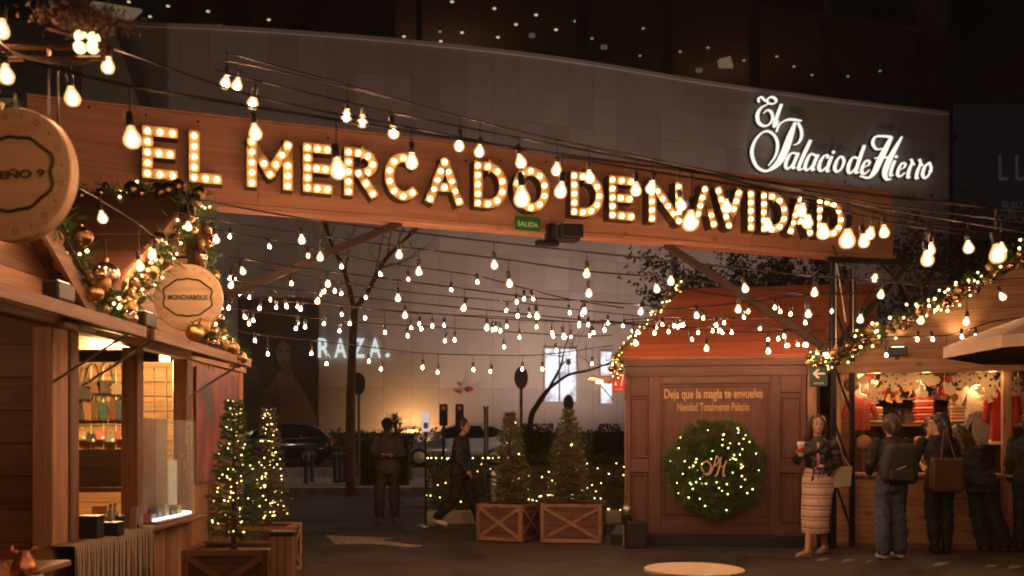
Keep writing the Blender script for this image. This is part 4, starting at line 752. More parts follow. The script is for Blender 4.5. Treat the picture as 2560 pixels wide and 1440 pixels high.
garland('garland', 'thin lit garland along the hip of the wreath kiosk roof', [KF.W(e0[0] - .02, -.14, EV - .1), KF.W(e0[0] + .02, -.12, EV + .04), KF.W((e0[0]*.5 + rg0[0]*.5), .42, (EV + RZ)/2 + .05), KF.W(rg0[0], 1.0, RZ + .05)], .045, 12, nl=36, rb=(.025, .05), seed=12, tn=.8, lr=.011)
garland('garland', 'bunch of lit garland at the kiosk corner above the red number plate', [at(1535, 905, 12.3), at(1540, 925, 12.3), at(1548, 945, 12.3)], .08, 7, nl=16, rb=(.02, .045), seed=13, tn=2.5)
garland('garland', 'bunch of dark garland above the green arrow sign', [at(2030, 880, 11.95), at(2045, 900, 11.95), at(2062, 920, 11.95)], .10, 6, ('bronze', 'champagne'), nl=10, rb=(.03, .05), seed=14, tn=2)
# small signs at the kiosk
p = at(1546, 957, 12.28); t = thing('number_plate', 'red plate with a white seven and tree mark on the kiosk corner', 'sign', tuple(p), KF.a)
mat('sign_red', (.42, .03, .02), .5); mat('sign_white', (.8, .75, .65), .5); BX('plate', M['sign_red'], t, -.08, .08, 0, .02, -.12, .12, .003)
text('numeral', '7', M['sign_white'], t, .048, -.004, .03, width=.05, height=.15, depth=.002); MB().add([(-.055, -.003, -.03), (-.015, -.003, -.03), (-.035, -.003, .025)], [(0, 1, 2)]).build('tree_mark', M['sign_white'], t); text('lettering', 'NAVIDAD', M['sign_white'], t, 0, -.004, -.085, width=.1, height=.02, depth=.002)
p = at(2047, 940, 11.9); t = thing('arrow_sign', 'dark green sign with a white arrow between kiosk and clothes stall', 'sign', tuple(p), KF.a)
BX('plate', mat('arrow_green', (.02, .055, .04), .5), t, -.105, .105, 0, .02, -.13, .13, .004)
m = MB(); m.add([(-.03, -.004, .018), (.075, -.004, .018), (.075, -.004, .042), (-.03, -.004, .042)], [(0, 1, 2, 3)]); m.add([(-.075, -.004, .03), (-.012, -.004, -.035), (.012, -.004, -.02), (-.038, -.004, .03), (.012, -.004, .08), (-.012, -.004, .095)], [(0, 1, 2, 3), (0, 3, 4, 5)]); m.build('arrow', M['sign_white'], t)
text('lettering', 'SALIDA', M['sign_white'], t, 0, -.004, -.09, width=.12, height=.025, depth=.002)
MB().tube([(0, .03, -1.9 - .19), (0, .03, .1)], .018, 8).build('pole', M['black_metal'], t)
p = at(1505, 944, 12.9); t = thing('raised_flap', 'wooden hatch flap sticking out from the kiosk side', 'hatch', tuple(p)); MB().prism([(-.17, -.0), (.17, -.05), (.17, .02), (-.17, .02)], -.1, .6).build('flap_board', M['pine_y'], t); BX('hatch_lamp', M['led_warm'], t, -.05, .03, .2, .3, -.06, -.02); lamp('hatch_light', 'POINT', (-.12, .25, -.12), 9, (1, .6, .2), t, size=.05); MB().tube([(-.1, .05, -.01), (.16, .05, -.3)], .008, 5).build('strut', M['steel'], t)
# wreath
p = KF.W(*[KF.on(1787, 1170, -.10)[0], -.12, 0]); p.z = KF.on(1787, 1170, -.10)[1]
wr = thing('wreath', 'big round pine wreath with warm lights and a gold monogram on the kiosk', 'wreath', tuple(p), KF.a)
m = MB(); rnd = random.Random(21); lp = []; r1 = 124/F*12.35; rt = r1*.40
for k in range(4200):
    a = rnd.uniform(0, 6.283); b_ = rnd.uniform(0, 6.283); q = rt*(rnd.uniform(.35, 1)**.5)*(.92 + .12*math.sin(a*7)); rr = r1 - rt + q*math.cos(b_); pos = Vector((rr*math.cos(a), -abs(q*math.sin(b_))*.8 - .01, rr*math.sin(a)))
    d = Vector((math.cos(a)*math.cos(b_) - math.sin(a)*.8, -abs(math.sin(b_)) - .25, math.sin(a)*math.cos(b_) + math.cos(a)*.8)); tuft(m, pos, d, .075, 6, .0035, .65, rnd)
    if k < 74: lp.append(pos + Vector((0, -.05, 0)))
m.build('pine_sprays', M['needle'], wr)['kind'] = 'stuff'
rg = MB().tube([((r1 - rt)*math.cos(a), -.03, (r1 - rt)*math.sin(a)) for a in [6.283*i/32 for i in range(33)]], .05, 6, False); rg.build('ring', M['bark'], wr)
lights_part(lp, wr, 'fairy', .0078)
mono = MB(); k_ = .16
for st in ([(-.9, -.3), (-1.1, .2), (-.7, .55), (-.35, .2), (-.5, -.35), (-.95, -.45)], [(.1, 1), (-.1, .3), (-.4, -.4), (-.75, -.55)], [(.05, .95), (.3, .7), (.1, .3), (-.1, .2)], [(.45, .9), (.3, .1), (.1, -.5), (-.05, -.6)], [(.85, .6), (.65, 0), (.6, -.6), (.75, -.5)], [(.2, .1), (.75, .2)]):
    mono.tube(smoothcurve([(x*k_, -.17, z*k_) for x, z in st], 5), .011, 6)
mono.build('monogram', mat('pale_gold', (.62, .46, .30), .45, .2), wr, True); MB().tube([(0, -.16, -.02), (0, .1, -.02)], .01, 5).build('monogram_stem', M['bark'], wr)
# things at the kiosk foot
p = onz(1580, 1335, .135); BXt = thing('speaker_box', 'matt black box loudspeaker at the kiosk foot', 'speaker', (p.x, p.y - .35, 0)); BX('cabinet', M['black'], BXt, -.13, .13, -.12, .12, .0, .33, .012); BX('grille', M['dark_cloth'], BXt, -.115, .115, -.128, -.121, .02, .31)
p = onz(1538, 1338, 0); t = thing('ashtray_post', 'short metal ashtray post with a ring beside the kiosk', 'ashtray', (p.x, 12.25, 0))
MB().lathe([(.05, 0), (.05, .30)], 14).build('post', mat('tan_metal', (.42, .3, .2), .5, .3), t); MB().lathe([(.07, .30), (.075, .47), (.06, .52)], 16).build('bowl', M['steel'], t, True); MB().tube([(.06*math.cos(a), -.08, .33 + .06*math.sin(a)) for a in [6.283*i/16 for i in range(17)]], .012, 6, False).build('ring', M['black_metal'], t)
# ------------------------------------------------------------------ clothes stall at the right
SF = Frame(4.08, 12.2, -12); sl = 4.6
st = thing('clothes_stall', 'lit clothes stall with orange plank gable and plywood counter front', 'market stall', (SF.o.x, SF.o.y, 0), SF.a)
CT = .93
xs_ = [0, .62, 1.15, 1.72, 2.3, 3.4, sl]
for a, b2 in zip(xs_, xs_[1:]): BX('counter_panel', M['pine_x'], st, a + .004, b2 - .004, random.uniform(-.003, .003), .03, .06, CT - .04)
BX('counter', M['pine_x'], st, -.03, sl, -.06, .5, CT - .04, CT, .006); BX('skirting', M['dark_pine_x'], st, 0, sl, .005, .03, 0, .06)
for x in (0, 2.0, 4.3): BX('post', M['pine_z'], st, x, x + .1, .032, .13, CT, 2.2, .006)
BX('fascia', M['pine_x'], st, -.06, sl + .1, -.10, -.06, 2.19, 2.33, .005); BX('soffit_board', M['pine_x'], st, -.06, sl + .1, -.06, .2, 2.2, 2.225)
ea, ax, za = 2.33, 2.65, 3.72
gable_planks(st, M['pine_x'], 5.3, ea, za, ax, -.05, -.02, .16)
roof_slope(st, (-.22, ea - .06), (ax, za + .05), -.14, 2.4, M['dark_pine_y'], 8); roof_slope(st, (5.5, ea - .06), (ax, za + .05), -.14, 2.4, M['dark_pine_y'], 8)
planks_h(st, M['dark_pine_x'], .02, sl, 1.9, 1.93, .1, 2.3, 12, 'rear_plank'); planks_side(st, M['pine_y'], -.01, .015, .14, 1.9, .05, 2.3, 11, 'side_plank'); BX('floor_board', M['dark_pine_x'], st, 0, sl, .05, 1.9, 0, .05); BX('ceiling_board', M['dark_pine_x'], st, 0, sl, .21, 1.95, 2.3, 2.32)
def sw(px, py, y): x, z = SF.on(px, py, y); return x, z
for i, px in enumerate((2180, 2300, 2460)):
    x, _ = sw(px, 930, .5); MB().lathe([(.05, 0), (.06, .05)], 10, (x, .12, 2.2)).build('ceiling_spot', M['led_warm'], st); lamp('stall_light', 'POINT', (x, .85, 2.05), 17, (1, .58, .24), st, size=.1); lamp('stall_light', 'POINT', (x, .0, 2.12), 2.2, (1, .56, .2), st, size=.06)
# goods
mat('snow_wood', (.60, .46, .30), .6); mat('red_cloth', (.42, .02, .018), .8, bump=.3, bscale=60); mat('white_fur', (.7, .62, .52), .9); mat('dark_goods', (.03, .02, .02), .7); mat('brown_fur', (.30, .15, .07), .9)
sfm = MB()
for k in range(6):
    a = k*math.pi/3; D = Vector((math.cos(a), 0, math.sin(a))); sfm.bar(D*.01, D*.12, .03, .012, up=(0, 1, 0)); 
    for s_ in (-1, 1):
        for f in (.055, .09): q = Vector((math.cos(a + s_*.9), 0, math.sin(a + s_*.9))); sfm.bar(D*f, D*f + q*.045, .018, .0115 - .002*(f > .06), up=(0, 1, 0))
sfm.ball((0, 0, 0), .05, 12, 6, (1, .15, 1)); sfmesh = sfm.mesh('snowflake', M['snow_wood'])
flat = MB().lathe([(.09, -.006), (.09, .006)], 12); flat.v = [(x*(1.0 + .12*math.cos(6*math.atan2(y, x))), z, y*(1.0 + .12*math.cos(6*math.atan2(y, x)))) for x, y, z in flat.v]; rosette = flat.mesh('rosette', M['snow_wood'])
for i, (px, py, s_, me) in enumerate(((2185, 985, 1.05, sfmesh), (2228, 950, 1.15, sfmesh), (2278, 945, 1.25, sfmesh), (2325, 950, 1.2, rosette), (2340, 950, .8, rosette), (2376, 975, 1.1, rosette), (2412, 945, 1.15, sfmesh), (2462, 955, 1.3, sfmesh), (2470, 985, .9, sfmesh), (2160, 950, 1.0, rosette), (2525, 960, 1.2, sfmesh), (2310, 985, .8, rosette))):
    x, z = sw(px, py, .32); p = SF.W(x, .32, z); t = thing('hanging_snowflake', 'pale wooden cut-out snowflake hanging in the clothes stall opening' if me is sfmesh else 'pale wooden rosette hanging in the clothes stall opening', 'ornament', tuple(p), SF.a, 'snowflakes hung in the stall' if me is sfmesh else 'rosettes hung in the stall')
    link('cutout', me, t, (0, 0, 0), (0, random.uniform(0, 1), 0), (s_*(1.02 if me is sfmesh else .72),)*3); MB().tube([(0, 0, .1), (0, 0, 2.2 - z)], .002, 4).build('thread', M['wire'], t)
shelfz = sw(2280, 995, 1.5)[1]
def stall_thing(name, label, cat, px, py, y, group=None): x, z = sw(px, py, y); return thing(name, label, cat, tuple(SF.W(x, y, z)), SF.a, group)
t = stall_thing('shelf', 'dark shelf across the back of the clothes stall', 'shelf', 2285, 995, 1.5); BX('shelf_board', M['dark_pine_x'], t, -.75, .75, -.15, .39, -.03, 0); [BX('bracket', M['black_metal'], t, x, x + .03, .0, .39, -.16, -.031) for x in (-.6, .57)]
for i, (px, col, lb) in enumerate(((2205, 'red_cloth', 'red'), (2238, 'red_cloth', 'red'), (2268, 'red_cloth', 'red'), (2300, 'white_fur', 'white'), (2335, 'dark_goods', 'dark'), (2362, 'white_fur', 'white'))):
    t = stall_thing('plush_toy', '%s stuffed toy sitting on the dark stall shelf' % lb, 'toy', px, 995, 1.45, '%s toys on the stall shelf' % lb)
    MB().ball((0, 0, .075), .075, 12, 8, (1, .8, 1)).build('toy_body', M[col], t, True); MB().ball((0, -.01, .175), .055, 12, 8).build('head', M['brown_fur'], t, True); MB().lathe([(.05, 0), (.03, .05), (.004, .10)], 10, (0, 0, .205)).build('hat', M['red_cloth'], t, True)
sm_ = mat('red_stripe', (.5, .1, .07), .8); n_ = sm_.node_tree; tc = n_.nodes.new('ShaderNodeTexCoord'); wv = n_.nodes.new('ShaderNodeTexWave'); wv.bands_direction = 'Z'; wv.inputs['Scale'].default_value = 7; wv.inputs['Distortion'].default_value = .3; cr = n_.nodes.new('ShaderNodeValToRGB'); cr.color_ramp.elements[0].position = .4; cr.color_ramp.elements[1].position = .55; cr.color_ramp.elements[0].color = (.42, .05, .04, 1); cr.color_ramp.elements[1].color = (.62, .34, .24, 1)
n_.links.new(tc.outputs['Object'], wv.inputs['Vector']); n_.links.new(wv.outputs['Fac'], cr.inputs[0]); n_.links.new(cr.outputs[0], n_.nodes['Principled BSDF'].inputs['Base Color'])
mat('cream_cloth', (.55, .38, .26), .85); mat('pink_cloth', (.55, .22, .16), .85)
for i, (px, py, w_, nf, ms, lb) in enumerate(((2183, 1058, .22, 5, ('cream_cloth', 'brown_fur'), 'stack of folded cream and brown scarves'), (2308, 1058, .24, 8, ('pink_cloth', 'red_cloth'), 'stack of folded pink and red striped jumpers'), (2398, 1056, .24, 7, ('cream_cloth', 'pink_cloth'), 'stack of folded cream and pink jumpers'))):
    t = stall_thing('folded_stack', lb + ' in the clothes stall', 'clothes', px, py, 1.1)
    for k in range(nf): BX('folded_garment', M[ms[k % 2]], t, -w_/2 + random.uniform(-.01, .01), w_/2, -.1, .1, k*.045, k*.045 + .043, .012)
t = stall_thing('shelf', 'lower dark shelf carrying the folded stacks in the clothes stall', 'shelf', 2290, 1060, 1.1); BX('shelf_board', M['dark_pine_x'], t, -.72, .85, -.14, .79, -.03, -.001); [BX('leg', M['dark_pine_z'], t, x, x + .05, .0, .05, -1.48 + .05, -.031) for x in (-.7, .78)]
t = stall_thing('red_coat', 'red coat with white fur trim hanging in the clothes stall', 'coat', 2505, 1115, .6)
MB().prism([(-.14, .05), (.14, .05), (.12, .45), (.15, .62), (.06, .74), (-.06, .74), (-.15, .62), (-.12, .45)], -.04, .04).build('coat_body', M['red_cloth'], t, bevel=.015); MB().tube([(-.15, 0, .05), (.15, 0, .05)], .035, 8).build('fur_hem', M['white_fur'], t, True); MB().tube([(-.17, 0, .64), (-.2, -.02, .3)], [.05, .04], 8).build('sleeve', M['red_cloth'], t, True); MB().tube([(.17, 0, .64), (.2, -.02, .3)], [.05, .04], 8).build('sleeve', M['red_cloth'], t, True); MB().tube([(-.1, 0, .75), (0, 0, .80), (.1, 0, .75)], .006, 5).build('hanger', M['wire'], t); MB().tube([(0, 0, .8), (0, 0, 1.05)], .004, 5).build('hook', M['wire'], t)
for i, (px, py, w_, h_, y) in enumerate(((2215, 1040, .5, .3, 1.86), (2440, 1090, .45, .9, 1.86), (2360, 985, .35, .22, 1.86))):
    t = stall_thing('dark_display_board', ['dark cloth board dotted with trinkets behind the folded scarves', 'tall dark cloth board dotted with trinkets beside the red coat', 'small dark cloth board dotted with trinkets above the jumpers'][i], 'display board', px, py, y); BX('board', M['dark_goods'], t, -w_/2, w_/2, -.01, .01, -h_/2, h_/2)
    for k in range(int(w_*h_*120)): q = MB().ball((random.uniform(-w_/2, w_/2)*.9, -.02, random.uniform(-h_/2, h_/2)*.9), random.uniform(.008, .018), 6, 4); q.build('trinket', M[random.choice(['red_cloth', 'white_fur', 'gold', 'snow_wood'])], t)
# woven figures at the stall edge
for i, (px, py, r) in enumerate(((2128, 962, .085), (2160, 1108, .10))):
    t = stall_thing('straw_ball', ['round straw ball hung at the stall corner post', 'large round straw ball hung low beside the counter edge'][i], 'ornament', px, py, -.02 if i else .1); MB().ball((0, 0, 0), r, 14, 8).build('ball_body', M['brown_fur'], t, True); MB().tube([(0, 0, r), (0, 0, r + .5 if i else 2.2 - t.location.z)], .004, 5).build('cord', M['wire'], t); MB().tube([(r*math.cos(a), 0, r*math.sin(a)) for a in [6.283*k/20 for k in range(21)]], .008, 5, False).build('band', M['bronze'], t)
floodlight('black floodlight on the clothes stall fascia beside the garland', (*SF.W(sw(2245, 900, -.3)[0], -.26, 0).xy, 2.36), SF.W(sw(2245, 900, -.3)[0], -.02, 2.9), 13, SF.a, 85)
floodlight('black floodlight on the clothes stall fascia near the parasol', (*SF.W(sw(2405, 895, -.3)[0], -.26, 0).xy, 2.36), SF.W(sw(2405, 895, -.3)[0], -.02, 2.9), 13, SF.a, 85)
garland('garland', 'thick bauble garland with lights up the clothes stall gable', [SF.W(-.25, -.2, ea - .05), SF.W(.6, -.2, ea + .38), SF.W(1.5, -.2, ea + .86), SF.W(2.6, -.2, za + .12), SF.W(3.0, -.2, za)], .14, 95, nl=100, rb=(.03, .07), seed=31, lr=.016, tn=1.6)

# felt ornaments hung in rows between the snowflakes
felt = {'red': 'red_cloth', 'white': 'white_fur', 'brown': 'brown_fur', 'dark': 'dark_goods', 'golden': 'gold'}
for cn, mt in felt.items():
    for kind in ('heart', 'stocking'):
        poly = [(0, -.05), (.045, .0), (.045, .03), (.025, .045), (0, .028), (-.025, .045), (-.045, .03), (-.045, 0)] if kind == 'heart' else [(-.025, .05), (-.025, -.03), (.0, -.05), (.05, -.05), (.055, -.025), (.02, -.01), (.02, .05)]
        me = MB().prism(poly, -.008, .008).mesh(kind, M[mt])
        for k in range(4):
            px = random.uniform(2140, 2470); py = random.uniform(940, 1000); y = random.uniform(.5, 1.3); x, z = sw(px, py, y); t = thing('felt_' + kind, '%s felt %s hanging among the snowflakes in the clothes stall' % (cn, kind), 'ornament', tuple(SF.W(x, y, z)), SF.a, '%s felt %ss in the stall' % (cn, kind))
            link('felt_body', me, t, (0, 0, 0), (0, random.uniform(-.3, .3), random.uniform(-.4, .4)), (1.1,)*3); MB().tube([(0, 0, .04), (0, 0, 2.29 - z)], .002, 4).build('thread', M['wire'], t)
mat('knit_cream', (.5, .38, .27), .9, bump=.5, bscale=90, var=.3, vscale=30); mat('knit_red', (.38, .05, .04), .9, bump=.5, bscale=90, var=.4, vscale=30); mat('knit_grey', (.2, .17, .16), .9, bump=.5, bscale=90, var=.4, vscale=30)
for i, (px, py, mt, lb) in enumerate(((2150, 1040, 'knit_red', 'red knitted jumper hung at the stall corner'), (2440, 1010, 'knit_cream', 'cream knitted jumper hung beside the red coat'), (2455, 1075, 'knit_grey', 'grey knitted jumper hung below the cream one'), (2545, 1030, 'knit_cream', 'cream knitted shawl hung past the red coat'))):
    x, z = sw(px, py, .9); t = thing('hung_jumper', lb, 'jumper', tuple(SF.W(x, .9, z)), SF.a); MB().prism([(-.13, -.2), (.13, -.2), (.13, .1), (.2, -.05), (.25, 0), (.17, .22), (.07, .26), (-.07, .26), (-.17, .22), (-.25, 0), (-.2, -.05), (-.13, .1)], -.03, .03).build('knit_body', M[mt], t, bevel=.012); MB().tube([(-.12, 0, .25), (0, 0, .31), (.12, 0, .25)], .005, 5).build('hanger', M['wire'], t); MB().tube([(0, 0, .31), (0, 0, 2.29 - z)], .003, 5).build('hook', M['wire'], t)

# more clutter on and behind the bag hut counter
rnd = random.Random(77); cols = [(.3, .1, .06), (.12, .07, .05), (.4, .3, .2), (.05, .05, .06), (.45, .16, .12), (.2, .2, .17)]
names = ['oxblood', 'brown', 'sand', 'black', 'coral', 'olive']
for k in range(6):
    mt = mat('wallet_%d' % k, cols[k], .5); Y = 6.85 + k*.13; X = -3.02 - .05*(k % 3); t = thing('wallet_stack', '%s leather wallets stacked on the hut counter' % names[k], 'wallets', (X, Y, CZ0 + .001), rnd.uniform(-.4, .4))
    for j in range(2 + k % 3): BX('wallet', mt, t, -.05, .05 - .004*j, -.04, .04, j*.024, j*.024 + .022, .004)
    BX('price_tag', M['sign_white'], t, -.02, .02, -.047, -.045, .0, .028)
for k in range(5):
    px = 205 + k*24; p = at(px, 1100 + 6*(k % 2), 10.3); mt = mat('case_%d' % k, cols[(k + 2) % 6], .5); t = thing('hanging_purse', '%s small purse with a white tag in the lowest row of the wire grid' % names[(k + 2) % 6], 'bag', tuple(p)); MB().prism([(-.05, 0), (.05, 0), (.045, .09), (-.045, .09)], -.03, .0).build('purse_body', mt, t, bevel=.008); BX('tag', M['sign_white'], t, .02, .045, -.034, -.031, .01, .04); MB().tube([(-.03, -.01, .09), (0, -.01, .14), (.03, -.01, .09)], .004, 5).build('loop', mt, t)
# ------------------------------------------------------------------ planters and trees of the plaza
def crate(name, label, loc, rz, w_, h_, mt='crate', group=None):
    t = thing(name, label, 'planter', loc, rz, group); X, Z, Y = M[mt + '_x'], M[mt + '_z'], M[mt + '_y']; e = w_/2; f = .05
    for a in range(4):
        q = Matrix.Rotation(a*math.pi/2, 4, 'Z')
        def bb(nm, mtx, x0, x1, y0, y1, z0, z1):
            k = MB().box(x0, x1, y0, y1, z0, z1); k.v = [tuple(q @ Vector(v)) for v in k.v]; k.build(nm, mtx, t, bevel=.004)
        n = 5
        for i in range(n): bb('board', M['walnut_x'] if a % 2 == 0 else M['walnut_y'], -e + .02, e - .02, -e + .012 + random.uniform(0, .004), -e + .03, .02 + i*(h_ - .03)/n, .02 + (i + .97)*(h_ - .03)/n)
        bb('rail', X if a % 2 == 0 else Y, -e + f + .001, e - f - .001, -e, -e + .011, .012, .012 + f); bb('rail', X if a % 2 == 0 else Y, -e + f + .001, e - f - .001, -e, -e + .011, h_ - f, h_ - .001)
        bb('corner_board', Z, -e, -e + f, -e, -e + .0115, .012, h_); bb('corner_board', Z, e - f, e - .012, -e, -e + .0115, .012, h_)
        for s_ in (-1, 1):
            k = MB().bar((-s_*(e - f), -e + .004 + .002*s_, f + .02), (s_*(e - f), -e + .004 + .002*s_, h_ - f - .01), .012, f*.9, up=(0, 0, 1)); k.v = [tuple(q @ Vector(v)) for v in k.v]; k.build('cross_brace', M[mt + '_x'], t)
    0 or BX('soil', M['mud'], t, -e + .031, e - .031, -e + .031, e - .031, .02, h_ - .05); return t
def tree_in(pl, name, label, h, rad, nl, top_, dx=0, **k): l = Vector(pl.location); return conifer(name, label, (l.x + dx, l.y, l.z + top_ - .06), h, rad, nl, **k)
pA_ = at(1272, 1100, 12.95); c1 = crate('crate_planter', 'brown crate planter with crossed braces standing beside the steel bin', (pA_.x, 13.0, 0), R(-24), .66, .50)
pB_ = at(1437, 1100, 12.75); c2 = crate('crate_planter', 'brown crate planter with crossed braces next to the kiosk', (pB_.x, 12.85, 0), R(-10), .80, .52)
tree_in(c1, 'spruce', 'unlit small spruce in the crate planter beside the steel bin', 1.28, .30, 5, .5, mt='needle_dry', seed=11, light='fairy_soft', dx=.02, dens=1.7)
tree_in(c2, 'spruce', 'unlit small spruce in the crate planter next to the kiosk', 1.28, .34, 7, .52, mt='needle_dry', seed=12, light='fairy_soft', dx=-.08, dens=1.7)
c3 = crate('crate_planter', 'dark crate planter before the left hut holding the taller lit tree', (at(585, 1100, 7.75).x, 7.75, 0), R(4), .66, .50, 'dark_pine')
c4 = crate('crate_planter', 'reddish crate planter behind the dark one holding the slimmer lit tree', (at(672, 1100, 9.7).x, 9.7, 0), R(-6), .52, .5, 'pine')
tree_in(c3, 'lit_spruce', 'fuller small spruce hung with warm lights in the dark crate planter', 1.22, .205, 115, .5, seed=13, r0=.0050, dens=1.25)
tree_in(c4, 'lit_spruce', 'slim small spruce hung with warm lights in the reddish crate planter', 1.22, .20, 105, .5, mt='needle_dry', seed=14, r0=.0058)
p = at(710, 1100, 7.35); t = thing('wooden_bollard', 'square wooden bollard with a dark cap beside the lit trees', 'bollard', (p.x, 7.35, 0)); planks_v(t, M['crate_z'], -.085, .085, -.085, -.07, 0, .62, 3, 'front_slat'); BX('core', M['dark_pine_z'], t, -.08, .08, -.069, .085, 0, .62); BX('cap', M['black'], t, -.092, .092, -.092, .092, .62, .655, .006)
# clipped hedge with lights in a long pale trough
hd = thing('lit_hedge', 'long clipped hedge strung with warm lights in a pale trough', 'hedge', (at(1300, 1100, 15.7).x, 15.7, 0))
xa_, xb_ = at(1068, 0, 15.7).x - hd.location.x, at(1600, 0, 15.7).x - hd.location.x
rnd = random.Random(9); m = MB(); lp = []
for k in range(9000):
    x = rnd.uniform(xa_, xb_); y = rnd.uniform(-.3, .3); z = rnd.uniform(.24, 1.04); fct = rnd.randrange(3)
    if fct == 0: y = -.3 + rnd.gauss(0, .03)
    elif fct == 1: z = 1.04 + rnd.gauss(0, .03)
    c = Vector((x, y, z)); d = Vector((rnd.gauss(0, 1), rnd.gauss(0, 1) - .4, rnd.gauss(0, 1) + .4)).normalized(); u = d.orthogonal().normalized()*rnd.uniform(.012, .022); v = d.cross(u)*1.6; m.add([c - u, c - v*.2 + d*.01, c + u, c + v + d*.012], [(0, 1, 2, 3)])
m.build('leaves', M['leaf'], hd)['kind'] = 'stuff'; BX('inner_stems', M['bark'], hd, xa_ + .1, xb_ - .1, -.22, .22, .2, .94)
BX('trough', mat('trough', (.42, .36, .30), .7, var=.2), hd, xa_ + .02, xb_, -.34, .34, 0, .22, .015)
for k in range(105): x = rnd.uniform(xa_, xb_); lp.append((x, rnd.uniform(-.34, -.1), 1.06) if (x < xa_ + 1.6 and rnd.random() < .55) else (x, -.34, rnd.uniform(.3, 1.05)) if rnd.random() < .6 else (x, -.33, .35 + .12*math.sin(x*3)))
lights_part(lp, hd, 'fairy', .0085)
for i, (px, y, Y, w_, h_) in enumerate(((1342, 1060, 21, .7, 1.25), (1520, 1060, 21.5, .8, 1.3), (960, 1090, 25.5, 1.6, .9))):
    t = thing('box_shrub', ['squared dark shrub behind the lit hedge', 'rounded dark shrub behind the kiosk corner', 'low dark shrub beyond the man in the cap'][i], 'shrub', (at(px, 0, Y).x, Y, 0 if i < 2 else .17)); m = MB(); hh = HC - (y - HY)/F*Y
    hh -= t.location.z
    for k in range(2600):
        c = Vector((rnd.uniform(-w_/2, w_/2), rnd.uniform(-.3, .3), rnd.uniform(.1, hh)))
        if rnd.random() < .7: c.y = -.3 + rnd.gauss(0, .03)
        if i == 1 and (c.z > hh*.7) and abs(c.x) > w_/2*(1 - (c.z/hh - .7)*1.5): continue
        d = Vector((rnd.gauss(0, 1), rnd.gauss(0, 1) - .4, rnd.gauss(0, 1) + .4)).normalized(); u = d.orthogonal().normalized()*rnd.uniform(.02, .035); v = d.cross(u)*1.6; m.add([c - u, c - v*.2, c + u, c + v], [(0, 1, 2, 3)])
    m.build('leaves', M['leaf'], t)['kind'] = 'stuff'; BX('stems', M['bark'], t, -w_*.42, w_*.42, -.25, .25, 0, hh*.9)
# long dark hedge against the store
t = thing('far_hedge', 'dark unlit hedge along the road behind the parked car', 'hedge', (0, 38.8, .5)); m = MB()
for k in range(9000):
    c = Vector((rnd.uniform(-18, 16), rnd.uniform(-.4, .4), rnd.uniform(0, 1.25 + .12*math.sin(k)))); d = Vector((rnd.gauss(0, 1), rnd.gauss(0, 1) - .4, rnd.gauss(0, 1) + .4)).normalized(); u = d.orthogonal().normalized()*rnd.uniform(.05, .09); v = d.cross(u)*1.6; m.add([c - u, c - v*.2, c + u, c + v], [(0, 1, 2, 3)])
m.build('leaves', M['leaf'], t)['kind'] = 'stuff'; BX('stems', M['bark'], t, -18, 16, -.2, .2, 0, 1.15)
# ------------------------------------------------------------------ bare street trees
def bare_tree(label, loc, limbs, r0, seed, leaves=0, mt='pale_bark', lm='dry_leaf', twigs=3, ll=.05):
    rnd = random.Random(seed); t = thing('street_tree', label, 'tree', tuple(loc)); o = Vector(loc); tm = MB(); bm = MB(); lf = MB(); first = True; nodes = []
    def grow(p, d, L, r, lev):
        pts = [p]; q = p
        for i in range(4): d = (d + Vector((rnd.gauss(0, .13), rnd.gauss(0, .13), rnd.gauss(.04, .1)))).normalized(); q = q + d*L/4; pts.append(q)
        bm.tube(pts, [r*(1 - .16*i) for i in range(5)], 5, False)
        for c in pts[2:]:
            for _ in range(leaves if lev == 0 else leaves//3):
                k = c + Vector((rnd.gauss(0, 1), rnd.gauss(0, 1), rnd.gauss(0, 1)))*L*.45; u = Vector((rnd.gauss(0, 1), rnd.gauss(0, 1), rnd.gauss(0, 1))).normalized()*ll*rnd.uniform(.6, 1.2); v = u.orthogonal().normalized()*ll*.5; lf.add([k - v, k + u*.4 - v*.3, k + u, k + v], [(0, 1, 2, 3)])
        if lev > 0:
            for k in range(twigs): dd = (d + Vector((rnd.gauss(0, .6), rnd.gauss(0, .6), rnd.gauss(.15, .45)))).normalized(); grow(pts[2 + k % 3], dd, L*rnd.uniform(.55, .8), r*.5, lev - 1)
    for i, (pts, ra, rb_) in enumerate(limbs):
        P = smoothcurve([Vector(p) - o for p in pts], 6); n = len(P); (tm if i == 0 else bm).tube(P, [ra + (rb_ - ra)*k/(n-1) for k in range(n)], 8)
        for k in range(n//3, n, 3):
            d = (P[min(k+1, n-1)] - P[k-1]).normalized(); dd = (d + Vector((rnd.gauss(0, .7), rnd.gauss(0, .7), rnd.gauss(.1, .4)))).normalized()
            if i > 0: grow(P[k], dd, (P[-1] - P[0]).length*.38, rb_*.75, 2)
        if i > 0: grow(P[-1], (P[-1] - P[-2]).normalized(), (P[-1] - P[0]).length*.5, rb_, 2)
    tm.build('trunk', M[mt], t, True); bm.build('limbs', M[mt], t, True)
    if leaves: lf.build('crown', M[lm], t)['kind'] = 'stuff'
    return t
Yt = 22.5
bare_tree('bare forked street tree before the letters on the stone wall', at(878, 1244, Yt), [([at(878, 1240, Yt), at(876, 1040, Yt), at(880, 900, Yt), at(886, 775, Yt)], .125, .085), ([at(886, 780, Yt), at(872, 715, Yt), at(852, 660, Yt + .3), at(825, 600, Yt + .5), at(815, 555, Yt + .6)], .06, .03), ([at(886, 775, Yt), at(922, 725, Yt), at(955, 660, Yt), at(1000, 610, Yt - .2), at(1050, 565, Yt - .3)], .065, .03)], .1, 41, leaves=0)
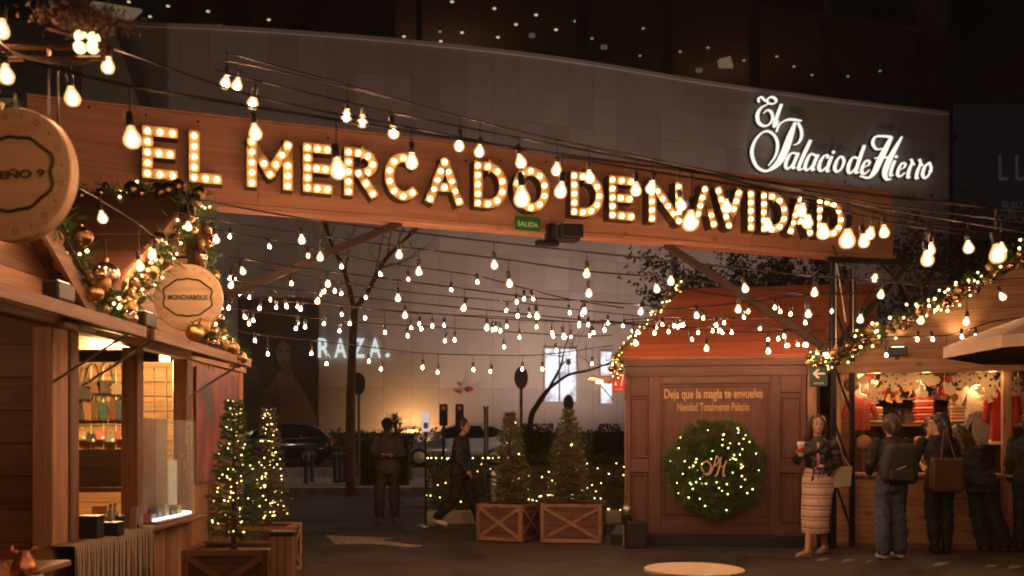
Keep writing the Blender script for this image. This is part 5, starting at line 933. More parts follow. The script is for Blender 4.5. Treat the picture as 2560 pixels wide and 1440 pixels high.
bare_tree('thin leaning bare tree before the white shop windows', at(1320, 1250, 21.8), [([at(1316, 1235, 21.8), at(1325, 1060, 21.8), at(1345, 1010, 21.8), at(1372, 972, 21.8)], .075, .05), ([at(1372, 972, 21.8), at(1420, 938, 21.8), at(1475, 925, 22), at(1530, 905, 22)], .04, .015), ([at(1372, 972, 21.8), at(1400, 920, 21.8), at(1410, 880, 21.8)], .035, .015)], .08, 42, leaves=0, mt='bark')
for i, (px, Y, hy, lb, lv, col) in enumerate(((1830, 19, 770, 'leafy dark tree rising behind the wreath kiosk roof', 9, 'leaf'), (2020, 20, 745, 'taller leafy dark tree behind the truss post', 9, 'leaf'), (2300, 19, 640, 'bare branched tree behind the clothes stall garland', 3, 'dry_leaf'), (2480, 17, 660, 'bare tree with few leaves behind the clothes stall ridge', 3, 'dry_leaf'))):
    bs = at(px, 0, Y); bs.z = 0; tp = at(px - 10, hy + 170, Y)
    bare_tree(lb, bs, [([bs, (bs.x + .1, Y, 1.8), tp], .13, .07), ([tp, at(px - 60, hy + 60, Y), at(px - 110, hy + 10, Y)], .05, .02), ([tp, at(px + 30, hy + 40, Y - .3), at(px + 60, hy, Y - .5)], .05, .02), ([tp, at(px + 60, hy + 90, Y + .3), at(px + 130, hy + 60, Y + .3)], .045, .02)], .1, 50 + i, leaves=lv, mt='bark', lm=col, ll=.11)
# ------------------------------------------------------------------ street furniture
mat('sign_grey', (.10, .10, .10), .5, .3); mat('post_grey', (.32, .29, .26), .5, .5)
for i, (px, py, r, Y, lb) in enumerate(((897, 960, 28, 24.4, 'back of an oval road sign on a pole beside the forked tree'), (1303, 945, 28, 22.6, 'back of an oval road sign on a pole behind the crate planters'), (1421, 1008, 21, 24.2, 'smaller back of an oval road sign behind the spruce'))):
    c = at(px, py, Y); zb = .17 if Y > 23.9 else 0; t = thing('road_sign', lb, 'road sign', (c.x, Y, zb)); rr = r/F*Y
    MB().tube([(0, 0, 0), (0, 0, c.z - zb + rr)], .035, 8).build('pole', M['post_grey'], t); d = MB().lathe([(rr, -.012), (rr, .012)], 24); d.v = [(x*.62, z - .05, y + c.z - zb) for x, y, z in d.v]; d.build('disc', M['sign_grey'], t)
    BX('clamp', M['post_grey'], t, -.06, .06, -.045, .045, c.z - zb - .03, c.z - zb + .03)
c = at(1215, 1020, 20.5); t = thing('grey_pole', 'plain slim grey pole before the parked car', 'pole', (c.x, 20.5, 0)); MB().tube([(0, 0, 0), (0, 0, c.z)], [.055, .05], 10).build('shaft', M['post_grey'], t); MB().lathe([(.07, 0), (.07, .03)], 10, (0, 0, c.z)).build('cap', M['post_grey'], t); MB().lathe([(.11, 0), (.11, .02)], 10).build('foot', M['post_grey'], t)
c = at(1064, 1055, 15.0); t = thing('notice_stand', 'small glowing notice on a thin stand beside the walking man', 'sign stand', (c.x, 15.0, 0))
BX('notice', mat('notice_lit', (.6, .6, .62), .5, emit=(.85, .9, 1), strength=.42), t, -.062, .062, -.012, .012, c.z - .15, c.z + .15, .004); BX('print', mat('notice_ink', (.12, .12, .14), .6), t, -.03, .04, -.015, -.0125, c.z - .10, c.z - .01); BX('frame', M['steel'], t, -.07, .07, .0121, .02, c.z - .16, c.z + .16); MB().tube([(0, .0, .02), (0, 0, c.z - .15)], .016, 8).build('shaft', M['black_metal'], t); MB().lathe([(.17, 0), (.16, .02)], 18).build('foot', M['steel'], t)
c = at(1237, 1100, 14.2); t = thing('steel_bin', 'tall round steel litter bin behind the crate planter', 'bin', (c.x, 14.2, 0)); MB().lathe([(.11, 0), (.115, .02), (.115, .88), (.105, .91)], 20).build('drum', M['steel'], t, True); MB().lathe([(.118, .8), (.118, .83)], 20).build('band', M['black_metal'], t); MB().lathe([(.07, .912), (.07, .92)], 16).build('opening', M['black'], t)
for i, px in enumerate((765, 838, 850, 862, 780, 1010)):
    Y = 26 + i*.3; t = thing('street_bollard', 'dark bollard standing on the far pavement', 'bollard', (at(px, 0, Y).x, Y, .17), 0, 'bollards on the far pavement'); MB().lathe([(.07, 0), (.06, .1), (.05, .9), (.06, .95), (.03, 1.0)], 12).build('shaft', mat('bollard_%d' % i, (.06, .055, .05), .6), t, True); MB().lathe([(.062, .78), (.062, .84)], 12).build('band', M['post_grey'], t)
# two signal heads with red lamps
for i, px in enumerate((1109, 1149)):
    Y = 33.0; c = at(px, 1032, Y); t = thing('traffic_signal', ['traffic signal with a red lamp over the car windscreen', 'traffic signal with a red lamp behind the walking man'][i], 'traffic light', (c.x, Y, .42)); z = c.z - .42
    BX('housing', M['black'], t, -.14, .14, -.12, .12, z - .45, z + .3, .03); MB().tube([(0, 0, 0), (0, 0, z - .45)], .05, 8).build('pole', M['black'], t)
    for k, mt in enumerate(('red_light', 'dark_goods', 'dark_goods')): d = MB().lathe([(.07, -.01), (.07, .01)], 14); d.v = [(x, z_ - .128, y + z + .16 - k*.24) for x, y, z_ in d.v]; d.build('lens', M[mt], t); BX('visor', M['black'], t, -.1, .1, -.28, -.14, z + .25 - k*.24, z + .262 - k*.24)
c = at(1160, 972, 44); t = thing('red_neon', 'small red glowing strokes on the stone wall above the signals', 'neon sign', tuple(wl(1160, 972)[0]))
for a, b2 in (((1138, 976), (1152, 983)), ((1165, 978), (1181, 973)), ((1148, 960), (1152, 963))): MB().tube([wl(*a, .15)[0], wl(*b2, .15)[0]], .09, 6).build('stroke', M['red_light'], t, world=True)
# ------------------------------------------------------------------ cars
def car(label, loc, rz, col, L=4.3, Wd=1.78, Hc=1.52):
    t = thing('parked_car', label, 'car', loc, rz); mt = mat('paint_' + label.split()[0], col, .28, .3, coat=.6); gl = M['glass_dark']; h = Wd/2
    st_ = [(-.5, .42, .66, .80), (-.485, .34, .74, .90), (-.40, .30, .80, .97), (-.30, .28, .86, 1), (-.18, .27, .92, 1), (.0, .27, .95, 1), (.2, .27, .97, 1), (.38, .28, .99, 1), (.47, .33, .98, .95), (.5, .42, .80, .86)]
    m = MB(); n = 8
    for f, zb, zt_, wf in st_:
        x = f*L; w_ = h*wf; m.v += [(x, -w_*.92, zb), (x, -w_, zb + .12), (x, -w_, (zb + zt_)/2), (x, -w_*.95, zt_), (x, w_*.95, zt_), (x, w_, (zb + zt_)/2), (x, w_, zb + .12), (x, w_*.92, zb)]
    for i in range(len(st_) - 1): m.f += [(i*n + k, (i+1)*n + k, (i+1)*n + (k+1) % n, i*n + (k+1) % n) for k in range(n)]
    m.f += [tuple(range(n)), tuple(range((len(st_)-1)*n + n - 1, (len(st_)-1)*n - 1, -1))]; body = m.build('body', mt, t, True)
    cb = [(-.22, .93), (-.10, 1.36), (.0, 1.49), (.15, Hc), (.30, 1.47), (.40, 1.32), (.47, 1.0)]; m = MB()
    for f, z in cb: k = (z - .93)/(Hc - .93); w_ = h*(.95 - .20*k); m.v += [(f*L, -h*.94, .93), (f*L, -w_, z), (f*L, w_, z), (f*L, h*.94, .93)]
    for i in range(len(cb) - 1): m.f += [(i*4 + k, (i+1)*4 + k, (i+1)*4 + k + 1, i*4 + k + 1) for k in range(3)]
    m.build('cabin', mt, t, True)
    for s_ in (-1, 1):
        def gp(poly, nm='side_window'):
            v = []
            for f, z in poly: k = (z - .93)/(Hc - .93); v.append((f*L, s_*(h*(.945 - .20*k) + .012), z))
            MB().add(v, [tuple(range(len(v)))]).build(nm, gl, t)
        gp([(-.155, 1.0), (-.085, 1.32), (-.005, 1.42), (.06, 1.43), (.06, 1.0)]); gp([(.075, 1.0), (.075, 1.43), (.2, 1.43), (.25, 1.0)]); gp([(.265, 1.02), (.225, 1.42), (.30, 1.40), (.39, 1.22), (.40, 1.08)])
        BX('door_handle', M['steel'], t, .0, .16, s_*h - .01, s_*h + .015, .86, .885)
        for x in (-.30*L, .31*L):
            d = MB().lathe([(.2, -.10), (.30, -.10), (.325, -.06), (.325, .06), (.30, .10), (.2, .10)], 20); d.v = [(a + x, c_ + s_*(h - .09), b_ + .325) for a, b_, c_ in d.v]; wh = d.build('wheel', M['black'], t, True)
            d = MB().lathe([(.04, -.02), (.2, -.02), (.21, .02), (.05, .03)], 14); d.v = [(a + x, s_*(c_*1 + h + .005), b_ + .325) for a, b_, c_ in d.v]; d.build('rim', M['alu'], wh)
        BX('headlight', M['pale_panel'], t, -.495*L, -.44*L, s_*h*.62 - .14, s_*h*.62 + .14, .66, .76, .02); BX('tail_light', M['sign_red'], t, .475*L, .502*L, s_*h*.72 - .1, s_*h*.72 + .1, .78, .98, .02)
        BX('wing_mirror', mt, t, -.14*L, -.11*L, s_*h, s_*(h + .16), 1.0, 1.12, .02) if s_ > 0 else BX('wing_mirror', mt, t, -.14*L, -.11*L, -h - .16, -h, 1.0, 1.12, .02)
    v = []
    for f, z, g in ((-.21, .96, .9), (-.21, .96, -.9), (-.105, 1.34, -.74), (-.105, 1.34, .74)): v.append((f*L - .03, g*h, z + .02))
    MB().add(v, [(0, 1, 2, 3)]).build('windscreen', gl, t); BX('plate', M['sign_white'], t, -.507*L, -.5*L, -.2, .2, .44, .54); return t
car('silver hatchback parked on the road behind the lit hedge', (at(1140, 0, 34.5).x, 34.5, .42), R(4), (.55, .57, .60))
car('black hatchback parked on the road beyond the dark poster', (at(690, 0, 36).x, 36, .42), R(2), (.02, .02, .022))
# ------------------------------------------------------------------ parasol, table
p = at(2800, 848, 8.2); t = thing('parasol', 'cream parasol with a sloping canopy before the clothes stall', 'parasol', (p.x, 8.2, 0))
mat('canvas', (.48, .37, .27), .8, var=.1, bump=.1, bscale=80); mat('canvas_under', (.40, .29, .2), .9); zr = p.z - .02; rr = 1.38; m = MB(); n = 8
ring = [(rr*math.cos(6.283*(k + .5)/n), rr*math.sin(6.283*(k + .5)/n)) for k in range(n)]
for k in range(n):
    a, b2 = ring[k], ring[(k+1) % n]; S = 6
    for i in range(S):
        f0, f1 = i/S, (i+1)/S; z_ = lambda f: zr + .44*(1 - f) + .04*math.sin(math.pi*f)
        if i == 0: m.add([(0, 0, z_(0)), (a[0]*f1, a[1]*f1, z_(f1)), (b2[0]*f1, b2[1]*f1, z_(f1))], [(0, 1, 2)])
        else: m.add([(a[0]*f0, a[1]*f0, z_(f0)), (a[0]*f1, a[1]*f1, z_(f1)), (b2[0]*f1, b2[1]*f1, z_(f1)), (b2[0]*f0, b2[1]*f0, z_(f0))], [(0, 1, 2, 3)])
    m.add([(a[0], a[1], zr), (b2[0], b2[1], zr), (b2[0]*1.0, b2[1]*1.0, zr - .10), (a[0], a[1], zr - .10)], [(3, 2, 1, 0)])
o = m.build('canopy', M['canvas'], t); sd = o.modifiers.new('s', 'SOLIDIFY'); sd.thickness = .006
for a in ring: MB().tube([(0, 0, zr + .40), (a[0]*.98, a[1]*.98, zr - .02)], .012, 6).build('rib', M['dark_pine_x'], t); MB().tube([(0, 0, zr + .02), (a[0]*.5, a[1]*.5, zr + .2)], .009, 6).build('stretcher', M['dark_pine_x'], t)
MB().tube([(0, 0, 0), (0, 0, zr + .54)], .025, 12).build('pole', M['dark_pine_z'], t); MB().box(-.3, .3, -.3, .3, 0, .08).build('base', M['black'], t, bevel=.02)
t = thing('round_table', 'low round cream table on thin black legs', 'table', (at(1735, 0, 5.95).x, 5.95, 0)); zt_ = .555; rt_ = .307
MB().lathe([(rt_ - .01, zt_ - .022), (rt_, zt_ - .018), (rt_, zt_ - .004), (rt_ - .006, zt_)], 56).build('table_top', mat('cream_top', (.60, .45, .26), .45, var=.06), t, bevel=0)
for k in range(4): a = R(45 + 90*k); MB().tube([(.24*math.cos(a), .24*math.sin(a), zt_ - .022), (.27*math.cos(a), .27*math.sin(a), 0)], .009, 8).build('leg', M['black_metal'], t)
MB().tube([(.24*math.cos(R(45 + 90*k)), .24*math.sin(R(45 + 90*k)), zt_ - .03) for k in range(5)], .007, 6).build('apron_ring', M['black_metal'], t)
# ------------------------------------------------------------------ festoon strings
bpr = [(.004, -.090), (.017, -.0885), (.028, -.080), (.0345, -.064), (.034, -.051), (.028, -.036), (.019, -.020), (.0135, -.008), (.0125, 0)]
def bulb_mesh(k, n):                           # glass shell with the glowing core inside it
    m = MB().lathe([(r*k, z*k) for r, z in bpr], n); c = MB().lathe([(r*k*.50, (z + .055)*k*.58 - .058*k) for r, z in bpr], 8); nf = len(m.f); m.add(c.v, c.f); me = m.mesh('bulb', M['bulb_glass'], True); me.materials.append(M['bulb'])
    for p_ in me.polygons[nf:]: p_.material_index = 1
    return me
bulb_me = bulb_mesh(1, 12)
sock_me = MB().lathe([(.016, -.006), (.0175, 0), (.0175, .045), (.010, .055)], 10).mesh('socket', M['socket'], True)
small_me = bulb_mesh(.68, 10); mid_me = bulb_mesh(.82, 10)
bulb_var = {}
for me_ in (bulb_me, small_me, mid_me):
    bulb_var[me_] = [me_]
    for nm_ in ('bulb_dim', 'bulb_hot'): c_ = me_.copy(); c_.materials[1] = M[nm_]; bulb_var[me_].append(c_)
def festoon(label, cable, bulbs, Y0, Y1, group=None, me=None, dy=None, cut=None):
    x0, x1 = cable[0][0], cable[-1][0]
    dep = lambda x: Y0 + (Y1 - Y0)*(x - x0)/(x1 - x0)
    C3 = smoothcurve([at(x, y, dep(x)) for x, y in cable], 8); o = C3[len(C3)//2].copy(); t = thing('festoon_lights', label, 'string lights', tuple(o), 0, group)
    MB().tube([c - o for c in C3], .0065, 5).build('cable', M['cable'], t)
    for i, (x, y) in enumerate(bulbs):
        Y = dep(x); p = at(x, y, Y); p.z += .058                 # neck of the glass; the pixel is the middle of the bulb
        cz_ = None
        for a, b2 in zip(C3, C3[1:]):
            if (a.x/a.y - x*0 - (x - 1280)/F)*(b2.x/b2.y - (x - 1280)/F) <= 0:
                f = ((x - 1280)/F - a.x/a.y)/((b2.x/b2.y - a.x/a.y) or 1); cz_ = (a + (b2 - a)*f)
                break
        if cz_ is None: cz_ = min(C3, key=lambda c: abs(c.x/c.y - (x - 1280)/F))
        so = link('socket', sock_me, t, p - o); tw = random.uniform(0, 6); so.rotation_euler = (random.gauss(0, .13), random.gauss(0, .13), tw)
        bl = link('bulb', random.choice(bulb_var[me or bulb_me]), so, (0, 0, 0))
        top_ = Vector((p.x, p.y, max(cz_.z, p.z + .056)))
        if top_.z - p.z > .06: MB().tube([p - o + Vector((0, 0, .05)), (cz_ if cz_.z > p.z + .056 else top_) - o], .004, 4).build('cord', M['cable'], t)
    return t
G = 'festoon strings criss-crossing the plaza'; GL_ = 'black festoon cable with pear-shaped bulbs hung between the huts and the kiosk'
festoon('festoon with the largest glowing bulbs crossing before the marquee letters', [(60, 150), (326, 215), (841, 300), (1303, 372), (1728, 430), (2120, 480), (2490, 520), (2640, 535)], [(326, 350), (841, 428), (1303, 498), (1728, 558), (2120, 602), (2490, 640)], 3.75, 4.3)
festoon('upper festoon starting above the first marquee letters and crossing the stone wall', [(556, 128), (640, 152), (868, 213), (1149, 291), (1393, 350), (1632, 398), (1815, 436), (2008, 476), (2209, 512), (2600, 560)], [(567, 210), (868, 294), (1149, 367), (1393, 427), (1632, 473), (1815, 520), (2008, 530), (2180, 587), (2503, 628)], 6.1, 6.2)
festoon('second upper festoon running just under the first across the stone wall', [(560, 150), (650, 168), (906, 228), (1200, 305), (1472, 370), (1700, 420), (1920, 462), (2209, 522), (2620, 590)], [(596, 216), (906, 306), (1200, 384), (1472, 446), (1700, 516), (1920, 565), (2209, 583), (2419, 622)], 6.2, 6.4)
festoon('festoon sagging over the middle marquee letters to the sign beam end', [(540, 176), (636, 200), (981, 282), (1298, 345), (1590, 400), (1850, 455), (2156, 540), (2340, 575), (2620, 615)], [(636, 260), (981, 335), (1298, 408), (1590, 477), (2022, 560), (2156, 607), (2326, 626)], 5.7, 6)
festoon('festoon with bulbs in front of the letters M, C and the final D', [(200, 110), (271, 118), (635, 240), (1029, 320), (1405, 392), (1700, 440), (2060, 500), (2318, 560), (2640, 600)], [(271, 168), (635, 335), (1029, 407), (1405, 481), (2060, 583), (2316, 652)], 5.0, 5.2)
festoon('short festoon hanging from the metal arm over the near hut', [(-40, 60), (20, 125), (100, 150), (176, 160), (230, 150)], [(6, 78), (12, 192), (176, 246)], 4.25, 4.3)
t = thing('cluster_lamp', 'cluster of four round bulbs on the metal arm under the dried flowers', 'lamp', tuple(at(215, 105, 4.3)))
for px, py in ((200, 118), (232, 118), (202, 92), (234, 97)): MB().ball(at(px, py, 4.3), .028, 12, 8).build('bulb', M['cluster'], t, True, world=True)
MB().tube([at(200, 104, 4.3), at(228, 104, 4.3)], .018, 8).build('socket_bar', M['socket'], t, world=True); MB().tube([at(215, 104, 4.3), at(240, 70, 4.3)], .006, 5).build('stem', M['bronze'], t, world=True)
festoon('upper plaza festoon of nine large bulbs just below the sign beam', [(440, 490), (753, 545), (998, 577), (1235, 605), (1467, 630), (1677, 652), (1860, 672), (2037, 690), (2204, 700), (2420, 712)], [(470, 572), (753, 606), (998, 642), (1235, 668), (1467, 690), (1677, 708), (1860, 727), (2037, 737), (2204, 742)], 6.9, 7.2, G, mid_me)
festoon('plaza festoon of eight large bulbs sagging under the green exit sign', [(440, 530), (539, 550), (801, 590), (1047, 622), (1272, 650), (1472, 678), (1640, 692), (1846, 715), (2020, 735), (2210, 730)], [(539, 605), (801, 648), (1047, 684), (1272, 714), (1472, 738), (1640, 728), (1846, 778), (2020, 790)], 7.2, 7.6, G, mid_me)
festoon('plaza festoon of eight bulbs from the bag hut to the kiosk roof peak', [(560, 640), (700, 662), (819, 678), (995, 700), (1162, 722), (1341, 745), (1460, 752), (1604, 762), (1720, 770), (2080, 730)], [(604, 683), (819, 714), (995, 750), (1162, 775), (1341, 795), (1460, 782), (1604, 784), (1740, 793)], 8.3, 8.8, G, mid_me)
festoon('plaza festoon of nine bulbs passing low before the kiosk frieze', [(556, 688), (629, 710), (796, 732), (1013, 755), (1217, 775), (1408, 795), (1586, 812), (1766, 826), (1920, 830), (2070, 822)], [(581, 718), (796, 757), (1013, 793), (1217, 824), (1408, 846), (1586, 862), (1766, 876), (1920, 882), (2066, 893)], 8.6, 9.2, G, mid_me)
festoon('far festoon of thirteen small bulbs crossing behind the forked tree brace', [(540, 575), (672, 597), (770, 618), (853, 636), (948, 655), (1073, 672), (1193, 690), (1310, 720), (1423, 748), (1560, 770)], [(575, 597), (672, 622), (770, 645), (853, 672), (948, 691), (1020, 704), (1128, 730), (1193, 710), (1291, 760), (1310, 752), (1330, 752), (1423, 787), (1455, 790)], 9.6, 10.6, G, small_me)
festoon('far festoon of twenty-one small bulbs ending over the kiosk roof', [(556, 735), (700, 752), (900, 770), (1100, 785), (1300, 800), (1545, 806), (1700, 800), (2050, 790)], [(574, 775), (649, 776), (714, 772), (753, 778), (912, 800), (962, 836), (1018, 845), (1081, 820), (1114, 857), (1137, 855), (1231, 830), (1250, 832), (1299, 848), (1342, 822), (1379, 838), (1510, 830), (1520, 812), (1656, 818), (1709, 818), (1758, 800), (1810, 812)], 10.2, 11.2, G, small_me)
festoon('far festoon of eleven small bulbs over the dark poster', [(560, 768), (700, 786), (900, 806), (1100, 818), (1250, 828), (1450, 840), (1530, 838)], [(609, 798), (621, 814), (632, 806), (744, 812), (741, 826), (763, 822), (811, 814), (849, 832), (875, 814), (1260, 872), (1390, 880)], 10.4, 11.8, G, small_me)
festoon('lowest festoon of thirteen small bulbs above the road signs', [(556, 795), (595, 826), (671, 840), (820, 855), (977, 874), (1100, 885), (1307, 888), (1387, 883), (1491, 869), (1533, 864)], [(636, 856), (669, 890), (779, 888), (818, 914), (922, 908), (953, 927), (1057, 923), (1095, 935), (1183, 929), (1227, 933), (1306, 927), (1356, 927), (1480, 914)], 10.9, 12.1, G, small_me)
festoon('festoon draped close over the orange kiosk roof', [(1500, 800), (1640, 815), (1727, 818), (1850, 815), (1950, 822), (2060, 830)], [(1636, 838), (1670, 834), (1684, 820), (1694, 824), (1727, 854), (1782, 832), (1790, 818), (1829, 836), (1902, 826), (1946, 852), (1960, 846), (1966, 869)], 10.6, 11.2, None, small_me)
festoon('higher festoon over the orange kiosk roof towards the truss post', [(1700, 720), (1860, 745), (1980, 738), (2100, 730)], [(1858, 798), (1872, 784), (1937, 774), (1950, 784), (1977, 790), (2012, 812), (2018, 768), (2080, 783)], 10.2, 10.6, None, small_me)
festoon('festoon along the front of the clothes stall gable', [(2060, 850), (2215, 842), (2366, 838), (2500, 800), (2640, 790)], [(2215, 893), (2294, 854), (2330, 854), (2366, 892), (2404, 847), (2438, 845)], 10.3, 10.5, None, small_me)
festoon('festoon crossing high over the clothes stall garland', [(2080, 690), (2152, 700), (2304, 712), (2417, 715), (2500, 700), (2640, 690)], [(2152, 800), (2304, 803), (2417, 806), (2500, 745), (2190, 698)], 9.0, 9.0, None)
festoon('low festoon beside the small round sign on the left huts', [(200, 470), (252, 500), (347, 560), (386, 590), (430, 600)], [(252, 547), (347, 668), (386, 640)], 6.3, 7.3)

# unseen strings added over and behind the camera to light surfaces facing it
def overhead(label, a, b2, sag, n):
    a = Vector(a); b2 = Vector(b2); P = [a.lerp(b2, k/24) - Vector((0, 0, sag*4*(k/24)*(1 - k/24))) for k in range(25)]; o = P[12]; t = thing('festoon_lights', label, 'string lights', tuple(o)); MB().tube([p - o for p in P], .0065, 5).build('cable', M['cable'], t)
    for k in range(n):
        p = P[int((k + .5)*24/n)] - o - Vector((0, 0, .12)); so = link('socket', sock_me, t, p); link('bulb', bulb_me, so, (0, 0, 0)); MB().tube([p + Vector((0, 0, .05)), p + Vector((0, 0, .12))], .004, 4).build('cord', M['cable'], t)
overhead('festoon over the photographer from the near hut to the table side', (-2.8, 1.2, 3.4), (6, 2.6, 3.4), .25, 9)
overhead('festoon above the low round table behind the first string', (-2.8, -.6, 3.4), (6, .6, 3.4), .25, 9)
overhead('rearmost festoon over the open plaza', (-2.8, -2.6, 3.4), (6, -1.6, 3.4), .25, 9)

rnd = random.Random(15)
for lb, cab, n, y0, y1 in (('faint far festoon of small bulbs tangled among the others before the stone wall', [(560, 655), (760, 690), (1000, 728), (1250, 752), (1480, 778), (1600, 790)], 17, 9.8, 11.4), ('farthest festoon of small bulbs between the poster and the kiosk eave', [(575, 700), (760, 745), (1000, 780), (1250, 792), (1450, 806), (1540, 812)], 17, 11.2, 12.2), ('short festoon of small bulbs crossing the orange kiosk roof to the arrow sign', [(1560, 800), (1700, 792), (1850, 796), (2050, 850)], 12, 11.0, 11.6)):
    fx = lambda x: next(a[1] + (b2[1] - a[1])*(x - a[0])/(b2[0] - a[0]) for a, b2 in zip(cab, cab[1:]) if a[0] <= x <= b2[0])
    xs = sorted(rnd.uniform(cab[0][0] + 5, cab[-1][0] - 5) for _ in range(n)); festoon(lb, cab, [(x, fx(x) + rnd.uniform(26, 46)) for x in xs], y0, y1, None, small_me)
# ------------------------------------------------------------------ people
mat('skin', (.50, .29, .20), .55); mat('skin_tan', (.42, .23, .15), .55); mat('hair_dark', (.018, .012, .010), .45); mat('hair_brown', (.05, .025, .015), .45)
mat('c_black', (.010, .010, .011), .75, bump=.2, bscale=90); mat('c_charcoal', (.03, .028, .028), .8, bump=.2, bscale=90); mat('c_jeans', (.06, .08, .12), .85, bump=.3, bscale=150, var=.3); mat('c_navy', (.012, .014, .022), .8)
mat('c_brown', (.10, .045, .025), .6, bump=.15, bscale=40); mat('c_white', (.6, .55, .48), .6); mat('c_leather', (.014, .012, .012), .4); mat('c_olive', (.05, .045, .035), .8, bump=.2, bscale=60); mat('c_grey', (.14, .13, .13), .8); mat('c_cream', (.42, .38, .28), .6); mat('c_pink', (.5, .22, .17), .85)
mat('eye', (.02, .012, .01), .2); mat('lip', (.35, .10, .08), .5)
k_ = mat('skirt_knit', (.5, .3, .2), .9, bump=.3, bscale=120); n_ = k_.node_tree; tc = n_.nodes.new('ShaderNodeTexCoord'); sp = n_.nodes.new('ShaderNodeSeparateXYZ'); ml = n_.nodes.new('ShaderNodeMath'); ml.operation = 'MULTIPLY'; ml.inputs[1].default_value = 7.6; fr = n_.nodes.new('ShaderNodeMath'); fr.operation = 'FRACT'; cr = n_.nodes.new('ShaderNodeValToRGB'); cr.color_ramp.interpolation = 'CONSTANT'
for i, (pos, c) in enumerate(((0, (.62, .52, .44)), (.2, (.50, .24, .17)), (.36, (.62, .46, .37)), (.52, (.17, .13, .17)), (.64, (.58, .36, .30)), (.82, (.60, .44, .30)))):
    e = cr.color_ramp.elements[i] if i < 2 else cr.color_ramp.elements.new(pos); e.position = pos; e.color = (*c, 1)
n_.links.new(tc.outputs['Object'], sp.inputs[0]); n_.links.new(sp.outputs['Z'], ml.inputs[0]); n_.links.new(ml.outputs[0], fr.inputs[0]); n_.links.new(fr.outputs[0], cr.inputs[0]); n_.links.new(cr.outputs[0], n_.nodes['Principled BSDF'].inputs['Base Color'])
fold = bpy.data.textures.new('fold', 'CLOUDS'); fold.noise_scale = .09; fold.noise_depth = 2
strand = bpy.data.textures.new('strand', 'CLOUDS'); strand.noise_scale = .03
def remesh(o, v, it=4):
    r = o.modifiers.new('r', 'REMESH'); r.mode = 'VOXEL'; r.voxel_size = v; r.use_smooth_shade = True
    s = o.modifiers.new('s', 'SMOOTH'); s.iterations = it; s.factor = .5
    nm = o.name.split('.')[0]
    if nm in ('jacket', 'trousers', 'hair', 'skirt'):
        d = o.modifiers.new('d', 'DISPLACE'); d.texture = strand if nm == 'hair' else fold; d.strength = .022 if nm == 'hair' else .02 if nm == 'skirt' else .046; d.mid_level = .42; d.texture_coords = 'LOCAL'
    return o
def limb(m, a, b, ra, rb, n=10, cap=True):
    a = Vector(a); b = Vector(b); m.tube([a, a.lerp(b, .33), a.lerp(b, .66), b], [ra, ra*1.04*.67 + rb*.33, ra*.33 + rb*.67, rb], n)
    if cap: m.ball(a, ra*.99, 10, 6); m.ball(b, rb*.99, 10, 6)
def loft(m, rings, n=16):                      # rings: (centre, rx, ry)
    vs = [(c[0] + rx*math.cos(6.2832*k/n), c[1] + ry*math.sin(6.2832*k/n), c[2]) for c, rx, ry in rings for k in range(n)]; k_ = len(rings)
    m.add(vs, [(i*n + k, i*n + (k+1) % n, (i+1)*n + (k+1) % n, (i+1)*n + k) for i in range(k_ - 1) for k in range(n)] + [tuple(range(n-1, -1, -1)), tuple(range((k_-1)*n, k_*n))])
DEF = dict(pel=(0, 0, .93), neck=(0, 0, 1.42), head=(0, -.015, 1.585), sA=(-.17, 0, 1.375), sB=(.17, 0, 1.375), eA=(-.215, .02, 1.10), eB=(.215, .02, 1.10), wA=(-.225, -.04, .86), wB=(.225, -.04, .86),
           hA=(-.085, 0, .90), hB=(.085, 0, .90), kA=(-.095, -.02, .50), kB=(.095, -.02, .50), aA=(-.10, .03, .085), aB=(.10, .03, .085), fA=None, fB=None, dA=None, dB=None, look=0, nod=0)
